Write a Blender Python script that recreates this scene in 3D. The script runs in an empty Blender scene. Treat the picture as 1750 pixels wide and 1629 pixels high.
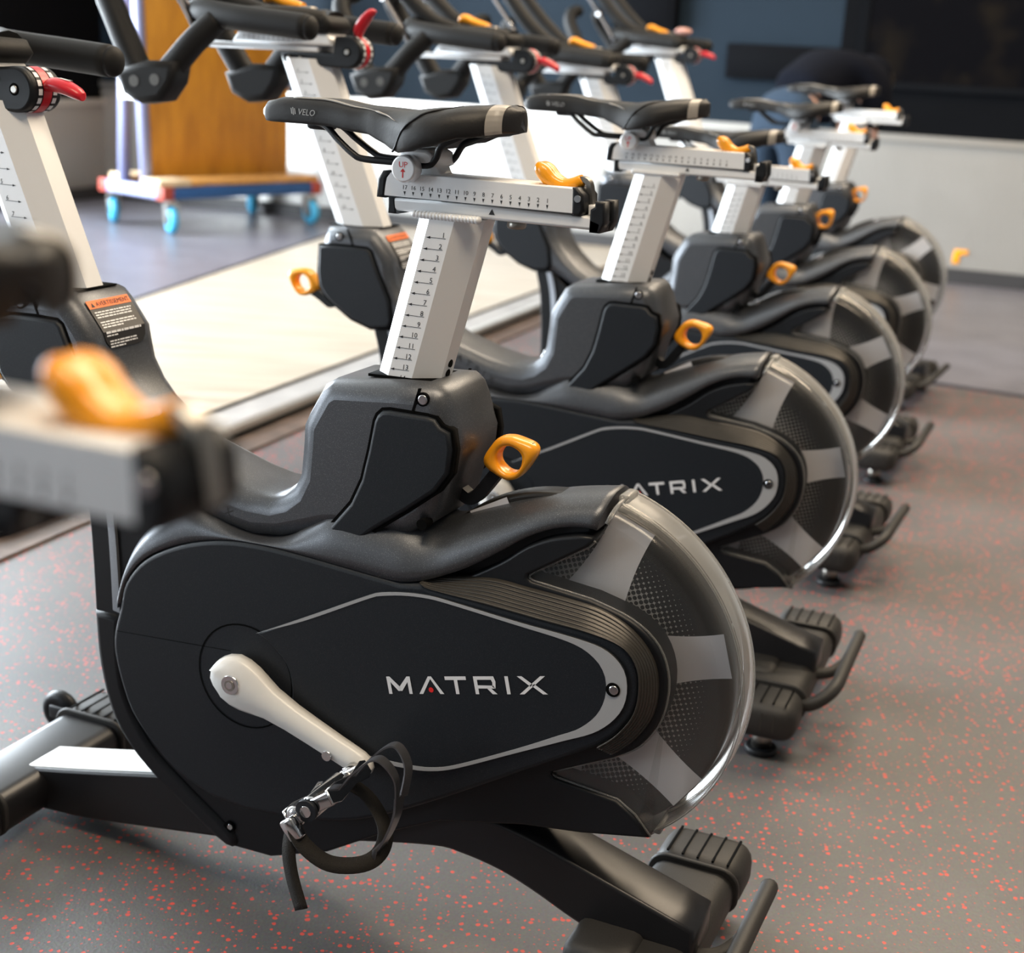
import bpy, bmesh, math, random
from mathutils import Vector, Matrix
from math import sin, cos, pi, radians, sqrt, atan2
random.seed(4)
SC = bpy.context.scene
COL = SC.collection
V3 = Vector

# ------------------------------------------------------------------ materials
def mat(name, col, rough=.5, metal=0., spec=.5, bump=0., bscale=400., flake=0., coat=0., var=0., vscale=20., emis=0., sheen=0.):
    m = bpy.data.materials.new(name); m.use_nodes = True
    nt = m.node_tree; N = nt.nodes; L = nt.links
    b = N['Principled BSDF']
    b.inputs['Base Color'].default_value = (*col, 1); b.inputs['Roughness'].default_value = rough
    b.inputs['Metallic'].default_value = metal; b.inputs['Specular IOR Level'].default_value = spec
    b.inputs['Coat Weight'].default_value = coat
    if sheen: b.inputs['Sheen Weight'].default_value = sheen
    if emis:
        b.inputs['Emission Color'].default_value = (*col, 1); b.inputs['Emission Strength'].default_value = emis
    tc = N.new('ShaderNodeTexCoord')
    if bump:
        t = N.new('ShaderNodeTexNoise'); t.inputs['Scale'].default_value = bscale; t.inputs['Detail'].default_value = 2
        L.new(tc.outputs['Object'], t.inputs['Vector'])
        bp = N.new('ShaderNodeBump'); bp.inputs['Strength'].default_value = bump; bp.inputs['Distance'].default_value = .001
        L.new(t.outputs['Fac'], bp.inputs['Height']); L.new(bp.outputs['Normal'], b.inputs['Normal'])
    if flake or var:
        t = N.new('ShaderNodeTexNoise'); t.inputs['Scale'].default_value = 1500. if flake else vscale
        t.inputs['Detail'].default_value = 1 if flake else 5
        L.new(tc.outputs['Object'], t.inputs['Vector'])
        r = N.new('ShaderNodeValToRGB'); a = flake or var
        if flake:
            r.color_ramp.elements[0].position = .62; r.color_ramp.elements[1].position = .74
            c0 = col; c1 = tuple(min(1, c + a) for c in col)
        else:
            r.color_ramp.elements[0].position = .3; r.color_ramp.elements[1].position = .7
            c0 = tuple(c * (1 - a) for c in col); c1 = tuple(min(1, c * (1 + a)) for c in col)
        r.color_ramp.elements[0].color = (*c0, 1); r.color_ramp.elements[1].color = (*c1, 1)
        L.new(t.outputs['Fac'], r.inputs['Fac']); L.new(r.outputs['Color'], b.inputs['Base Color'])
    return m

M = {}
M['charcoal'] = mat('charcoal_metallic_paint', (.095, .10, .11), .40, .75, flake=.2)
M['litcharcoal'] = mat('lit_charcoal_paint', (.17, .18, .20), .42, .5, flake=.15)  # charcoal paint lightened to put reflected window light into the column's colour
M['panel'] = mat('dark_matte_plastic', (.006, .0085, .0125), .48, 0, .32, bump=.12, bscale=900, flake=.03)
M['black'] = mat('black_plastic', (.005, .006, .008), .44, 0, .32, bump=.1, bscale=700)
M['frame'] = mat('black_satin_paint', (.012, .012, .014), .34, .2, .5, flake=.02)
M['rubber'] = mat('black_rubber', (.022, .021, .02), .55, 0, .4, bump=.25, bscale=500)
M['grip'] = mat('black_grip_rubber', (.010, .0098, .0098), .58, 0, .22, bump=.15, bscale=600)
M['seam'] = mat('seam_black', (.001, .001, .001), .9, 0, .1)
M['silver'] = mat('silver_paint', (.78, .79, .80), .36, .12, .5, bump=.05, bscale=900)
M['stripe'] = mat('silver_grey_print', (.36, .37, .385), .4, .1)
M['white'] = mat('white_enamel', (.72, .71, .68), .32, 0, .5, bump=.05, bscale=900)
M['print'] = mat('black_print', (.012, .012, .015), .6)
M['letter'] = mat('white_print', (.72, .73, .75), .5)
M['darkletter'] = mat('dark_print', (.012, .011, .011), .5)
M['greyletter'] = mat('grey_print', (.32, .33, .34), .5)
M['red'] = mat('red_plastic', (.55, .008, .02), .3, 0, .5)
M['reddot'] = mat('red_print', (.7, .01, .01), .5)
M['orange'] = mat('orange_plastic', (.95, .37, .010), .28, 0, .5, coat=.3)
M['labelorange'] = mat('orange_print', (.85, .16, .01), .5)
M['chrome'] = mat('chrome', (.62, .62, .63), .14, 1.)
M['satin'] = mat('satin_silver', (.78, .78, .79), .34, .45)
M['darksteel'] = mat('dark_steel', (.34, .32, .29), .34, 1.)
M['saddle'] = mat('saddle_vinyl', (.011, .0105, .0105), .50, 0, .36, bump=.2, bscale=350)
M['saddlegrey'] = mat('saddle_trim_grey', (.36, .34, .31), .4)
M['webbing'] = mat('black_webbing', (.018, .016, .014), .75, 0, .2, bump=.8, bscale=900)
M['clipsteel'] = mat('black_coated_steel', (.13, .13, .14), .32, .7)
M['bronze'] = mat('dark_bronze_plastic', (.058, .053, .046), .34, .5, flake=.06)
M['spoke'] = mat('spoke_grey', (.58, .57, .59), .45, .1)
M['flywheelrim'] = mat('flywheel_rim_black', (.022, .020, .018), .33, .5)
M['wallnavy'] = mat('wall_paint_navy', (.0125, .022, .034), .6, 0, .10, var=.08, vscale=3)
M['walldark'] = mat('wall_paint_charcoal', (.0045, .005, .0062), .8, 0, .03, var=.1, vscale=3)
M['ceil'] = mat('ceiling_paint', (.50, .47, .42), .8)
M['wallpale'] = mat('wall_paint_pale_grey', (.13, .13, .13), .7, var=.08, vscale=3)
M['boxblack'] = mat('box_black', (.002, .0025, .004), .8, 0, .1)
M['trimmetal'] = mat('trim_metal', (.62, .60, .56), .35, .9, bump=.1, bscale=60)
M['basedark'] = mat('base_dark', (.035, .034, .036), .5)
M['plainrubber'] = mat('plain_dark_rubber', (.125, .122, .145), .36, var=.15, vscale=6)
M['greystrip'] = mat('grey_sill', (.30, .29, .285), .55, var=.15, vscale=9)
M['brownstrip'] = mat('brown_rubber_strip', (.085, .055, .04), .6, var=.5, vscale=12)
M['bluesteel'] = mat('blue_painted_steel', (.018, .085, .25), .4, .1)
M['palesteel'] = mat('pale_lilac_steel', (.30, .32, .52), .45, .2)
M['castor'] = mat('light_blue_rubber', (.05, .36, .60), .5)
M['castorhub'] = mat('castor_hub_dark', (.03, .022, .02), .5)
M['redsteel'] = mat('red_painted_corner', (.35, .05, .03), .5)
M['deckwood'] = mat('pale_deck_wood', (.62, .47, .30), .6, var=.15, vscale=8)
M['plyedge'] = mat('plywood_edge', (.55, .27, .07), .6, var=.2, vscale=30)
M['paper'] = mat('white_paper', (.85, .86, .86), .7)
M['jeans'] = mat('blue_denim', (.007, .022, .045), .9, bump=.3, bscale=300)
M['hoodie'] = mat('dark_navy_fleece', (.004, .005, .009), 1., 0, .1, bump=.2, bscale=200)
M['skin'] = mat('skin', (.50, .27, .19), .5)
M['hair'] = mat('dark_hair', (.012, .009, .007), .6)
M['shoe'] = mat('black_shoe', (.012, .012, .012), .5)
M['pinkcloth'] = mat('pale_pink_cloth', (.55, .30, .25), .85)
M['lamp'] = mat('lamp_diffuser', (1., .82, .60), .5, emis=14.)

def m_ply():
    m = mat('orange_brown_plywood', (.5, .21, .025), .42)
    nt = m.node_tree; N = nt.nodes; L = nt.links; b = N['Principled BSDF']
    tc = N.new('ShaderNodeTexCoord'); mp = N.new('ShaderNodeMapping'); mp.inputs['Scale'].default_value = (3, 3, .7)
    t = N.new('ShaderNodeTexNoise'); t.inputs['Scale'].default_value = 6; t.inputs['Detail'].default_value = 8
    r = N.new('ShaderNodeValToRGB')
    r.color_ramp.elements[0].position = .3; r.color_ramp.elements[0].color = (.38, .145, .008, 1)
    r.color_ramp.elements[1].position = .7; r.color_ramp.elements[1].color = (.54, .225, .014, 1)
    L.new(tc.outputs['Object'], mp.inputs['Vector']); L.new(mp.outputs['Vector'], t.inputs['Vector'])
    L.new(t.outputs['Fac'], r.inputs['Fac']); L.new(r.outputs['Color'], b.inputs['Base Color'])
    return m
M['ply'] = m_ply()

def m_floor():
    m = mat('speckled_rubber_floor', (.1, .1, .1), .5)
    nt = m.node_tree; N = nt.nodes; L = nt.links; b = N['Principled BSDF']
    tc = N.new('ShaderNodeTexCoord')
    n1 = N.new('ShaderNodeTexNoise'); n1.inputs['Scale'].default_value = 2.2; n1.inputs['Detail'].default_value = 6
    n2 = N.new('ShaderNodeTexNoise'); n2.inputs['Scale'].default_value = 260; n2.inputs['Detail'].default_value = 3
    for n in (n1, n2): L.new(tc.outputs['Object'], n.inputs['Vector'])
    r1 = N.new('ShaderNodeValToRGB')
    r1.color_ramp.elements[0].position = .3; r1.color_ramp.elements[0].color = (.064, .064, .066, 1)
    r1.color_ramp.elements[1].position = .7; r1.color_ramp.elements[1].color = (.106, .105, .107, 1)
    L.new(n1.outputs['Fac'], r1.inputs['Fac'])
    mx = N.new('ShaderNodeMixRGB'); mx.blend_type = 'OVERLAY'; mx.inputs['Fac'].default_value = .35
    L.new(r1.outputs['Color'], mx.inputs['Color1']); L.new(n2.outputs['Color'], mx.inputs['Color2'])
    last = mx.outputs['Color']
    # granules of red rubber, two sizes
    for sc, keep, rad, colr in ((105., .68, .28, (.52, .055, .035, 1)), (170., .88, .24, (.36, .06, .045, 1))):
        v = N.new('ShaderNodeTexVoronoi'); v.inputs['Scale'].default_value = sc; v.voronoi_dimensions = '2D'
        dn = N.new('ShaderNodeTexNoise'); dn.inputs['Scale'].default_value = sc * 2.2
        add = N.new('ShaderNodeMixRGB'); add.blend_type = 'ADD'; add.inputs['Fac'].default_value = .35 / sc
        L.new(tc.outputs['Object'], dn.inputs['Vector'])
        L.new(tc.outputs['Object'], add.inputs['Color1']); L.new(dn.outputs['Color'], add.inputs['Color2'])
        L.new(add.outputs['Color'], v.inputs['Vector'])
        sp = N.new('ShaderNodeSeparateColor'); L.new(v.outputs['Color'], sp.inputs['Color'])
        k = N.new('ShaderNodeMath'); k.operation = 'GREATER_THAN'; k.inputs[1].default_value = keep
        L.new(sp.outputs['Red'], k.inputs[0])
        rr = N.new('ShaderNodeMath'); rr.operation = 'MULTIPLY'; rr.inputs[1].default_value = rad
        L.new(sp.outputs['Green'], rr.inputs[0])
        r2 = N.new('ShaderNodeMath'); r2.operation = 'ADD'; r2.inputs[1].default_value = .06
        L.new(rr.outputs[0], r2.inputs[0])
        lt = N.new('ShaderNodeMath'); lt.operation = 'LESS_THAN'
        L.new(v.outputs['Distance'], lt.inputs[0]); L.new(r2.outputs[0], lt.inputs[1])
        mu = N.new('ShaderNodeMath'); mu.operation = 'MULTIPLY'
        L.new(k.outputs[0], mu.inputs[0]); L.new(lt.outputs[0], mu.inputs[1])
        mm = N.new('ShaderNodeMixRGB'); mm.inputs['Color2'].default_value = colr
        L.new(mu.outputs[0], mm.inputs['Fac']); L.new(last, mm.inputs['Color1']); last = mm.outputs['Color']
    L.new(last, b.inputs['Base Color'])
    bp = N.new('ShaderNodeBump'); bp.inputs['Strength'].default_value = .25; bp.inputs['Distance'].default_value = .002
    L.new(n2.outputs['Fac'], bp.inputs['Height']); L.new(bp.outputs['Normal'], b.inputs['Normal'])
    return m
M['floor'] = m_floor()

def m_wood():
    m = mat('pale_wood_boards', (.5, .42, .33), .42)
    nt = m.node_tree; N = nt.nodes; L = nt.links; b = N['Principled BSDF']
    tc = N.new('ShaderNodeTexCoord'); mp = N.new('ShaderNodeMapping')
    mp.inputs['Rotation'].default_value = (0, 0, radians(20)); mp.inputs['Scale'].default_value = (1., 9., 1.)
    t = N.new('ShaderNodeTexNoise'); t.inputs['Scale'].default_value = 2.2; t.inputs['Detail'].default_value = 8
    L.new(tc.outputs['Object'], mp.inputs['Vector']); L.new(mp.outputs['Vector'], t.inputs['Vector'])
    r = N.new('ShaderNodeValToRGB')
    r.color_ramp.elements[0].position = .32; r.color_ramp.elements[0].color = (.33, .275, .215, 1)
    r.color_ramp.elements[1].position = .7; r.color_ramp.elements[1].color = (.47, .415, .345, 1)
    L.new(t.outputs['Fac'], r.inputs['Fac']); L.new(r.outputs['Color'], b.inputs['Base Color'])
    return m
M['wood'] = m_wood()

def m_diamond():
    m = mat('diamond_plate', (.40, .39, .37), .36, .45)
    nt = m.node_tree; N = nt.nodes; L = nt.links; b = N['Principled BSDF']
    tc = N.new('ShaderNodeTexCoord')
    hs = []
    for ang in (45, -45):
        mp = N.new('ShaderNodeMapping'); mp.inputs['Rotation'].default_value = (0, radians(ang), 0)
        mp.inputs['Scale'].default_value = (34, 34, 12)
        v = N.new('ShaderNodeTexVoronoi'); v.inputs['Scale'].default_value = 1.; v.inputs['Randomness'].default_value = 0.
        L.new(tc.outputs['Object'], mp.inputs['Vector']); L.new(mp.outputs['Vector'], v.inputs['Vector'])
        hs.append(v)
    mn = N.new('ShaderNodeMath'); mn.operation = 'MINIMUM'
    L.new(hs[0].outputs['Distance'], mn.inputs[0]); L.new(hs[1].outputs['Distance'], mn.inputs[1])
    bp = N.new('ShaderNodeBump'); bp.inputs['Strength'].default_value = .4; bp.inputs['Distance'].default_value = .004; bp.invert = True
    L.new(mn.outputs[0], bp.inputs['Height']); L.new(bp.outputs['Normal'], b.inputs['Normal'])
    n = N.new('ShaderNodeTexNoise'); n.inputs['Scale'].default_value = 5
    L.new(tc.outputs['Object'], n.inputs['Vector'])
    r = N.new('ShaderNodeValToRGB'); r.color_ramp.elements[0].color = (.27, .27, .27, 1); r.color_ramp.elements[1].color = (.38, .38, .38, 1)
    L.new(n.outputs['Fac'], r.inputs['Fac']); L.new(r.outputs['Color'], b.inputs['Roughness'])
    return m
M['diamond'] = m_diamond()

def m_flywheel():
    m = mat('flywheel_mesh_print', (.01, .01, .01), .38, .2)
    nt = m.node_tree; N = nt.nodes; L = nt.links; b = N['Principled BSDF']
    tc = N.new('ShaderNodeTexCoord')
    mp = N.new('ShaderNodeMapping'); mp.inputs['Rotation'].default_value = (0, radians(20), 0); mp.inputs['Scale'].default_value = (175, 0, 175)
    v = N.new('ShaderNodeTexVoronoi'); v.inputs['Scale'].default_value = 1.; v.inputs['Randomness'].default_value = 0.
    L.new(tc.outputs['Object'], mp.inputs['Vector']); L.new(mp.outputs['Vector'], v.inputs['Vector'])
    ln = N.new('ShaderNodeVectorMath'); ln.operation = 'LENGTH'
    m2 = N.new('ShaderNodeMapping'); m2.inputs['Scale'].default_value = (1, 0, 1)
    L.new(tc.outputs['Object'], m2.inputs['Vector']); L.new(m2.outputs['Vector'], ln.inputs[0])
    # dot radius grows with the distance from the hub so the lattice fades to black at the rim
    mr = N.new('ShaderNodeMapRange'); mr.inputs['From Min'].default_value = .118; mr.inputs['From Max'].default_value = .170
    mr.inputs['To Min'].default_value = .37; mr.inputs['To Max'].default_value = .68
    L.new(ln.outputs['Value'], mr.inputs['Value'])
    lt = N.new('ShaderNodeMath'); lt.operation = 'GREATER_THAN'
    L.new(v.outputs['Distance'], lt.inputs[0]); L.new(mr.outputs['Result'], lt.inputs[1])
    mx = N.new('ShaderNodeMixRGB'); mx.inputs['Color1'].default_value = (.006, .006, .007, 1); mx.inputs['Color2'].default_value = (.30, .29, .28, 1)
    L.new(lt.outputs[0], mx.inputs['Fac']); L.new(mx.outputs['Color'], b.inputs['Base Color'])
    return m
M['flymesh'] = m_flywheel()

def m_clear(name='clear_polycarbonate', lo=.025, hi=.58, rg=.16):
    m = bpy.data.materials.new(name); m.use_nodes = True
    nt = m.node_tree; N = nt.nodes; L = nt.links
    for n in list(N): N.remove(n)
    out = N.new('ShaderNodeOutputMaterial'); tr = N.new('ShaderNodeBsdfTransparent'); tr.inputs['Color'].default_value = (.97, .97, .96, 1)
    gl = N.new('ShaderNodeBsdfGlossy'); gl.inputs['Roughness'].default_value = rg
    df = N.new('ShaderNodeBsdfDiffuse'); df.inputs['Color'].default_value = (.75, .75, .73, 1)
    tl = N.new('ShaderNodeBsdfTranslucent'); tl.inputs['Color'].default_value = (.75, .75, .73, 1)
    lw = N.new('ShaderNodeLayerWeight'); lw.inputs['Blend'].default_value = .3
    haze = N.new('ShaderNodeMixShader'); L.new(df.outputs[0], haze.inputs[1]); L.new(tl.outputs[0], haze.inputs[2]); haze.inputs[0].default_value = .5
    mr = N.new('ShaderNodeMapRange'); mr.inputs['From Min'].default_value = .0; mr.inputs['From Max'].default_value = 1.
    mr.inputs['To Min'].default_value = lo; mr.inputs['To Max'].default_value = hi
    L.new(lw.outputs['Facing'], mr.inputs['Value'])
    a = N.new('ShaderNodeMixShader'); L.new(mr.outputs['Result'], a.inputs[0]); L.new(tr.outputs[0], a.inputs[1]); L.new(haze.outputs[0], a.inputs[2])
    fr = N.new('ShaderNodeFresnel'); fr.inputs['IOR'].default_value = 1.45
    b = N.new('ShaderNodeMixShader'); L.new(fr.outputs[0], b.inputs[0]); L.new(a.outputs[0], b.inputs[1]); L.new(gl.outputs[0], b.inputs[2])
    L.new(b.outputs[0], out.inputs['Surface'])
    return m
M['clear'] = m_clear()
M['frosted'] = m_clear('scuffed_polycarbonate', .24, .78, .22)

def m_glass():
    m = bpy.data.materials.new('window_glass'); m.use_nodes = True
    nt = m.node_tree; N = nt.nodes; L = nt.links
    for n in list(N): N.remove(n)
    out = N.new('ShaderNodeOutputMaterial'); tr = N.new('ShaderNodeBsdfTransparent')
    gl = N.new('ShaderNodeBsdfGlossy'); gl.inputs['Roughness'].default_value = .02
    b = N.new('ShaderNodeMixShader'); b.inputs[0].default_value = .06
    L.new(tr.outputs[0], b.inputs[1]); L.new(gl.outputs[0], b.inputs[2]); L.new(b.outputs[0], out.inputs['Surface'])
    return m
M['glass'] = m_glass()

def m_mural():
    m = mat('dark_mural', (.004, .004, .005), .8, 0, .04)
    nt = m.node_tree; N = nt.nodes; L = nt.links; b = N['Principled BSDF']
    tc = N.new('ShaderNodeTexCoord'); t = N.new('ShaderNodeTexNoise'); t.inputs['Scale'].default_value = 4.5; t.inputs['Detail'].default_value = 8
    r = N.new('ShaderNodeValToRGB'); r.color_ramp.elements[0].position = .50; r.color_ramp.elements[0].color = (.002, .002, .003, 1)
    r.color_ramp.elements[1].position = .74; r.color_ramp.elements[1].color = (.009, .007, .005, 1)
    L.new(tc.outputs['Object'], t.inputs['Vector']); L.new(t.outputs['Fac'], r.inputs['Fac']); L.new(r.outputs['Color'], b.inputs['Base Color'])
    return m
M['mural'] = m_mural()

# ------------------------------------------------------------------ mesh builder
class MB:
    def __init__(s): s.bm = bmesh.new(); s.mi = 0
    def face(s, vs, smooth=True):
        try:
            f = s.bm.faces.new(vs)
        except ValueError:
            return None
        f.smooth = smooth; f.material_index = s.mi; return f
    def m(s, i): s.mi = i; return s
    def slab(s, pts, y0, y1, bev=0., seg=2, axis='y'):
        """polygon (x,z) pulled from y0 to y1, rims rounded by bev"""
        def P(p, y): return (p[0], y, p[1]) if axis == 'y' else ((p[0], p[1], y) if axis == 'z' else (y, p[0], p[1]))
        b2 = bmesh.new()
        A = [b2.verts.new(P(p, y0)) for p in pts]; B = [b2.verts.new(P(p, y1)) for p in pts]
        fa = b2.faces.new(A); fb = b2.faces.new(B[::-1]); n = len(pts)
        for i in range(n):
            f = b2.faces.new((A[i], A[(i + 1) % n], B[(i + 1) % n], B[i])[::-1]); f.smooth = True
        bmesh.ops.recalc_face_normals(b2, faces=b2.faces[:])
        if bev:
            es = [e for e in b2.edges if fa in e.link_faces or fb in e.link_faces]
            r = bmesh.ops.bevel(b2, geom=es, offset=bev, segments=seg, profile=.5, affect='EDGES', clamp_overlap=True)
            for f in r['faces']: f.smooth = True
        s.merge(b2); return s
    def merge(s, b2, mtx=None):
        if mtx: b2.transform(mtx)
        mp = {}
        for v in b2.verts: mp[v] = s.bm.verts.new(v.co)
        for f in b2.faces:
            nf = s.face([mp[v] for v in f.verts], f.smooth)
        b2.free()
    def loft(s, rings, closed=True, cap=True, smooth=True):
        R = [[s.bm.verts.new(p) for p in r] for r in rings]; n = len(R[0])
        for a, b in zip(R, R[1:]):
            for i in range(n if closed else n - 1):
                s.face((a[i], a[(i + 1) % n], b[(i + 1) % n], b[i]), smooth)
        if cap and closed:
            s.face(R[0][::-1], False); s.face(R[-1], False)
        return s
    def tube(s, path, r, n=10, closed=False, sec=None, up=None):
        """round (radius r, number or list) or sec=[(a,b)..] swept along path"""
        path = [V3(p) for p in path]; k = len(path); rings = []
        prev = None
        for i, p in enumerate(path):
            if closed: t = path[(i + 1) % k] - path[i - 1]
            else: t = path[min(i + 1, k - 1)] - path[max(i - 1, 0)]
            t.normalize()
            if prev is None:
                u = V3(up) if up else (V3((0, 0, 1)) if abs(t.z) < .9 else V3((1, 0, 0)))
            else: u = prev
            u = (u - t * u.dot(t)).normalized(); prev = u; w = t.cross(u)
            rr = r[i] if isinstance(r, (list, tuple)) else r
            if sec: rings.append([p + u * a * rr + w * b * rr for a, b in sec])
            else: rings.append([p + (u * cos(2 * pi * j / n) + w * sin(2 * pi * j / n)) * rr for j in range(n)])
        if closed: rings.append(rings[0])
        if closed:
            R = [[s.bm.verts.new(q) for q in rg] for rg in rings[:-1]]; m_ = len(R[0])
            for i in range(len(R)):
                a, b = R[i], R[(i + 1) % len(R)]
                for j in range(m_): s.face((a[j], a[(j + 1) % m_], b[(j + 1) % m_], b[j]))
            return s
        return s.loft(rings)
    def cyl(s, a, b, r, n=20, r2=None, bev=0.):
        a, b = V3(a), V3(b); t = (b - a).normalized()
        u = V3((0, 0, 1)) if abs(t.z) < .9 else V3((1, 0, 0)); u = (u - t * u.dot(t)).normalized(); w = t.cross(u)
        r2 = r if r2 is None else r2
        ring = lambda c, q: [c + (u * cos(2 * pi * j / n) + w * sin(2 * pi * j / n)) * q for j in range(n)]
        L = (b - a).length
        if bev:
            bev = min(bev, r * .9, r2 * .9, L * .49)
            rs = [ring(a, r - bev), ring(a + t * bev * .3, r - bev * .3), ring(a + t * bev, r), ring(b - t * bev, r2), ring(b - t * bev * .3, r2 - bev * .3), ring(b, r2 - bev)]
        else: rs = [ring(a, r), ring(b, r2)]
        return s.loft(rs)
    def box(s, lo, hi, bev=0., seg=2):
        b2 = bmesh.new(); bmesh.ops.create_cube(b2, size=1)
        for v in b2.verts: v.co = V3([(lo[i] + hi[i]) / 2 + v.co[i] * (hi[i] - lo[i]) for i in range(3)])
        if bev:
            r = bmesh.ops.bevel(b2, geom=b2.edges[:], offset=bev, segments=seg, profile=.5, affect='EDGES', clamp_overlap=True)
            for f in b2.faces: f.smooth = True
        s.merge(b2); return s
    def ball(s, c, r, n=16):
        r = (r, r, r) if not isinstance(r, (tuple, list)) else r
        b2 = bmesh.new(); bmesh.ops.create_uvsphere(b2, u_segments=n, v_segments=n // 2 + 2, radius=1)
        for v in b2.verts: v.co = V3((c[0] + v.co.x * r[0], c[1] + v.co.y * r[1], c[2] + v.co.z * r[2]))
        for f in b2.faces: f.smooth = True
        s.merge(b2); return s
    def text(s, body, origin, ex, ey, size, depth=.0, align='LEFT', shear=0.):
        """built-in font, laid on the plane spanned by ex (reading direction) and ey (up)"""
        c = bpy.data.curves.new('t', 'FONT'); c.body = body; c.size = size; c.align_x = align; c.shear = shear; c.resolution_u = 2
        o = bpy.data.objects.new('t', c); COL.objects.link(o)
        me = bpy.data.meshes.new_from_object(o.evaluated_get(bpy.context.evaluated_depsgraph_get()))
        COL.objects.unlink(o); bpy.data.objects.remove(o); bpy.data.curves.remove(c)
        ex, ey, og = V3(ex).normalized(), V3(ey).normalized(), V3(origin)
        vs = [s.bm.verts.new(og + ex * v.co.x + ey * v.co.y) for v in me.vertices]
        for p in me.polygons: s.face([vs[i] for i in p.vertices], False)
        bpy.data.meshes.remove(me); return s
    def poly(s, pts): return s.face([s.bm.verts.new(p) for p in pts], False)
    def build(s, name, mats, parent=None, recalc=True, sharp=None):
        if not isinstance(mats, (list, tuple)): mats = [mats]
        if recalc: bmesh.ops.recalc_face_normals(s.bm, faces=s.bm.faces[:])
        me = bpy.data.meshes.new(name); s.bm.to_mesh(me); s.bm.free()
        for k in mats: me.materials.append(M[k])
        if sharp: me.set_sharp_from_angle(angle=radians(sharp))
        o = bpy.data.objects.new(name, me); COL.objects.link(o)
        if parent: o.parent = parent
        return o

def tag(o, label=None, cat=None, group=None, kind=None):
    if label: o['label'] = label
    if cat: o['category'] = cat
    if group: o['group'] = group
    if kind: o['kind'] = kind
    return o
def empty(name, loc=(0, 0, 0), rz=0.):
    o = bpy.data.objects.new(name, None); COL.objects.link(o); o.location = loc; o.rotation_euler = (0, 0, rz)
    o.empty_display_size = .1; return o
def cr(P, n=6):
    """smooth open polyline through P"""
    P = [V3(p) if len(p) == 3 else V3((p[0], p[1], 0)) for p in P]; out = []
    for i in range(len(P) - 1):
        p0, p1, p2, p3 = P[max(i - 1, 0)], P[i], P[i + 1], P[min(i + 2, len(P) - 1)]
        for j in range(n):
            t = j / n
            out.append(.5 * ((2 * p1) + (p2 - p0) * t + (2 * p0 - 5 * p1 + 4 * p2 - p3) * t * t + (3 * p1 - p0 - 3 * p2 + p3) * t ** 3))
    out.append(P[-1]); return out
def c2(P, n=5): return [(p.x, p.y) for p in cr(P, n)]
def resamp(P, n):
    P = [V3(p) if len(p) == 3 else V3((p[0], p[1], 0)) for p in P]; d = [0]
    for a, b in zip(P, P[1:]): d.append(d[-1] + (b - a).length)
    out = []; k = 0
    for i in range(n):
        t = d[-1] * i / (n - 1)
        while k < len(P) - 2 and d[k + 1] < t: k += 1
        f = (t - d[k]) / max(1e-9, d[k + 1] - d[k]); out.append(P[k].lerp(P[k + 1], min(1, f)))
    return out
def rrect(x0, x1, z0, z1, r, n=6):
    out = []
    for cx, cz, a in ((x1 - r, z1 - r, 0), (x0 + r, z1 - r, 90), (x0 + r, z0 + r, 180), (x1 - r, z0 + r, 270)):
        out += [(cx + r * cos(radians(a + 90 * i / n)), cz + r * sin(radians(a + 90 * i / n))) for i in range(n + 1)]
    return out
def circ(c, r, n=40, a0=0., a1=2 * pi): return [(c[0] + r * cos(a0 + (a1 - a0) * i / n), c[1] + r * sin(a0 + (a1 - a0) * i / n)) for i in range(n)]

# ------------------------------------------------------------------ the exercise bike (x to the rear, y to its right, z up, metres)
CRANK = (.0, .317)        # crank axle in x,z
FLY = (.368, .391)        # flywheel axle

def offs(pts, d):
    """outline moved outward by d (counter-clockwise or clockwise alike)"""
    n = len(pts); A = sum(pts[i][0] * pts[(i + 1) % n][1] - pts[(i + 1) % n][0] * pts[i][1] for i in range(n))
    sg = 1 if A > 0 else -1; out = []
    for i in range(n):
        a, b, c = V3((*pts[i - 1], 0)), V3((*pts[i], 0)), V3((*pts[(i + 1) % n], 0))
        t = ((b - a).normalized() + (c - b).normalized())
        t = t.normalized() if t.length > 1e-6 else (c - b).normalized()
        out.append((b.x + sg * t.y * d, b.y - sg * t.x * d))
    return out

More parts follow.
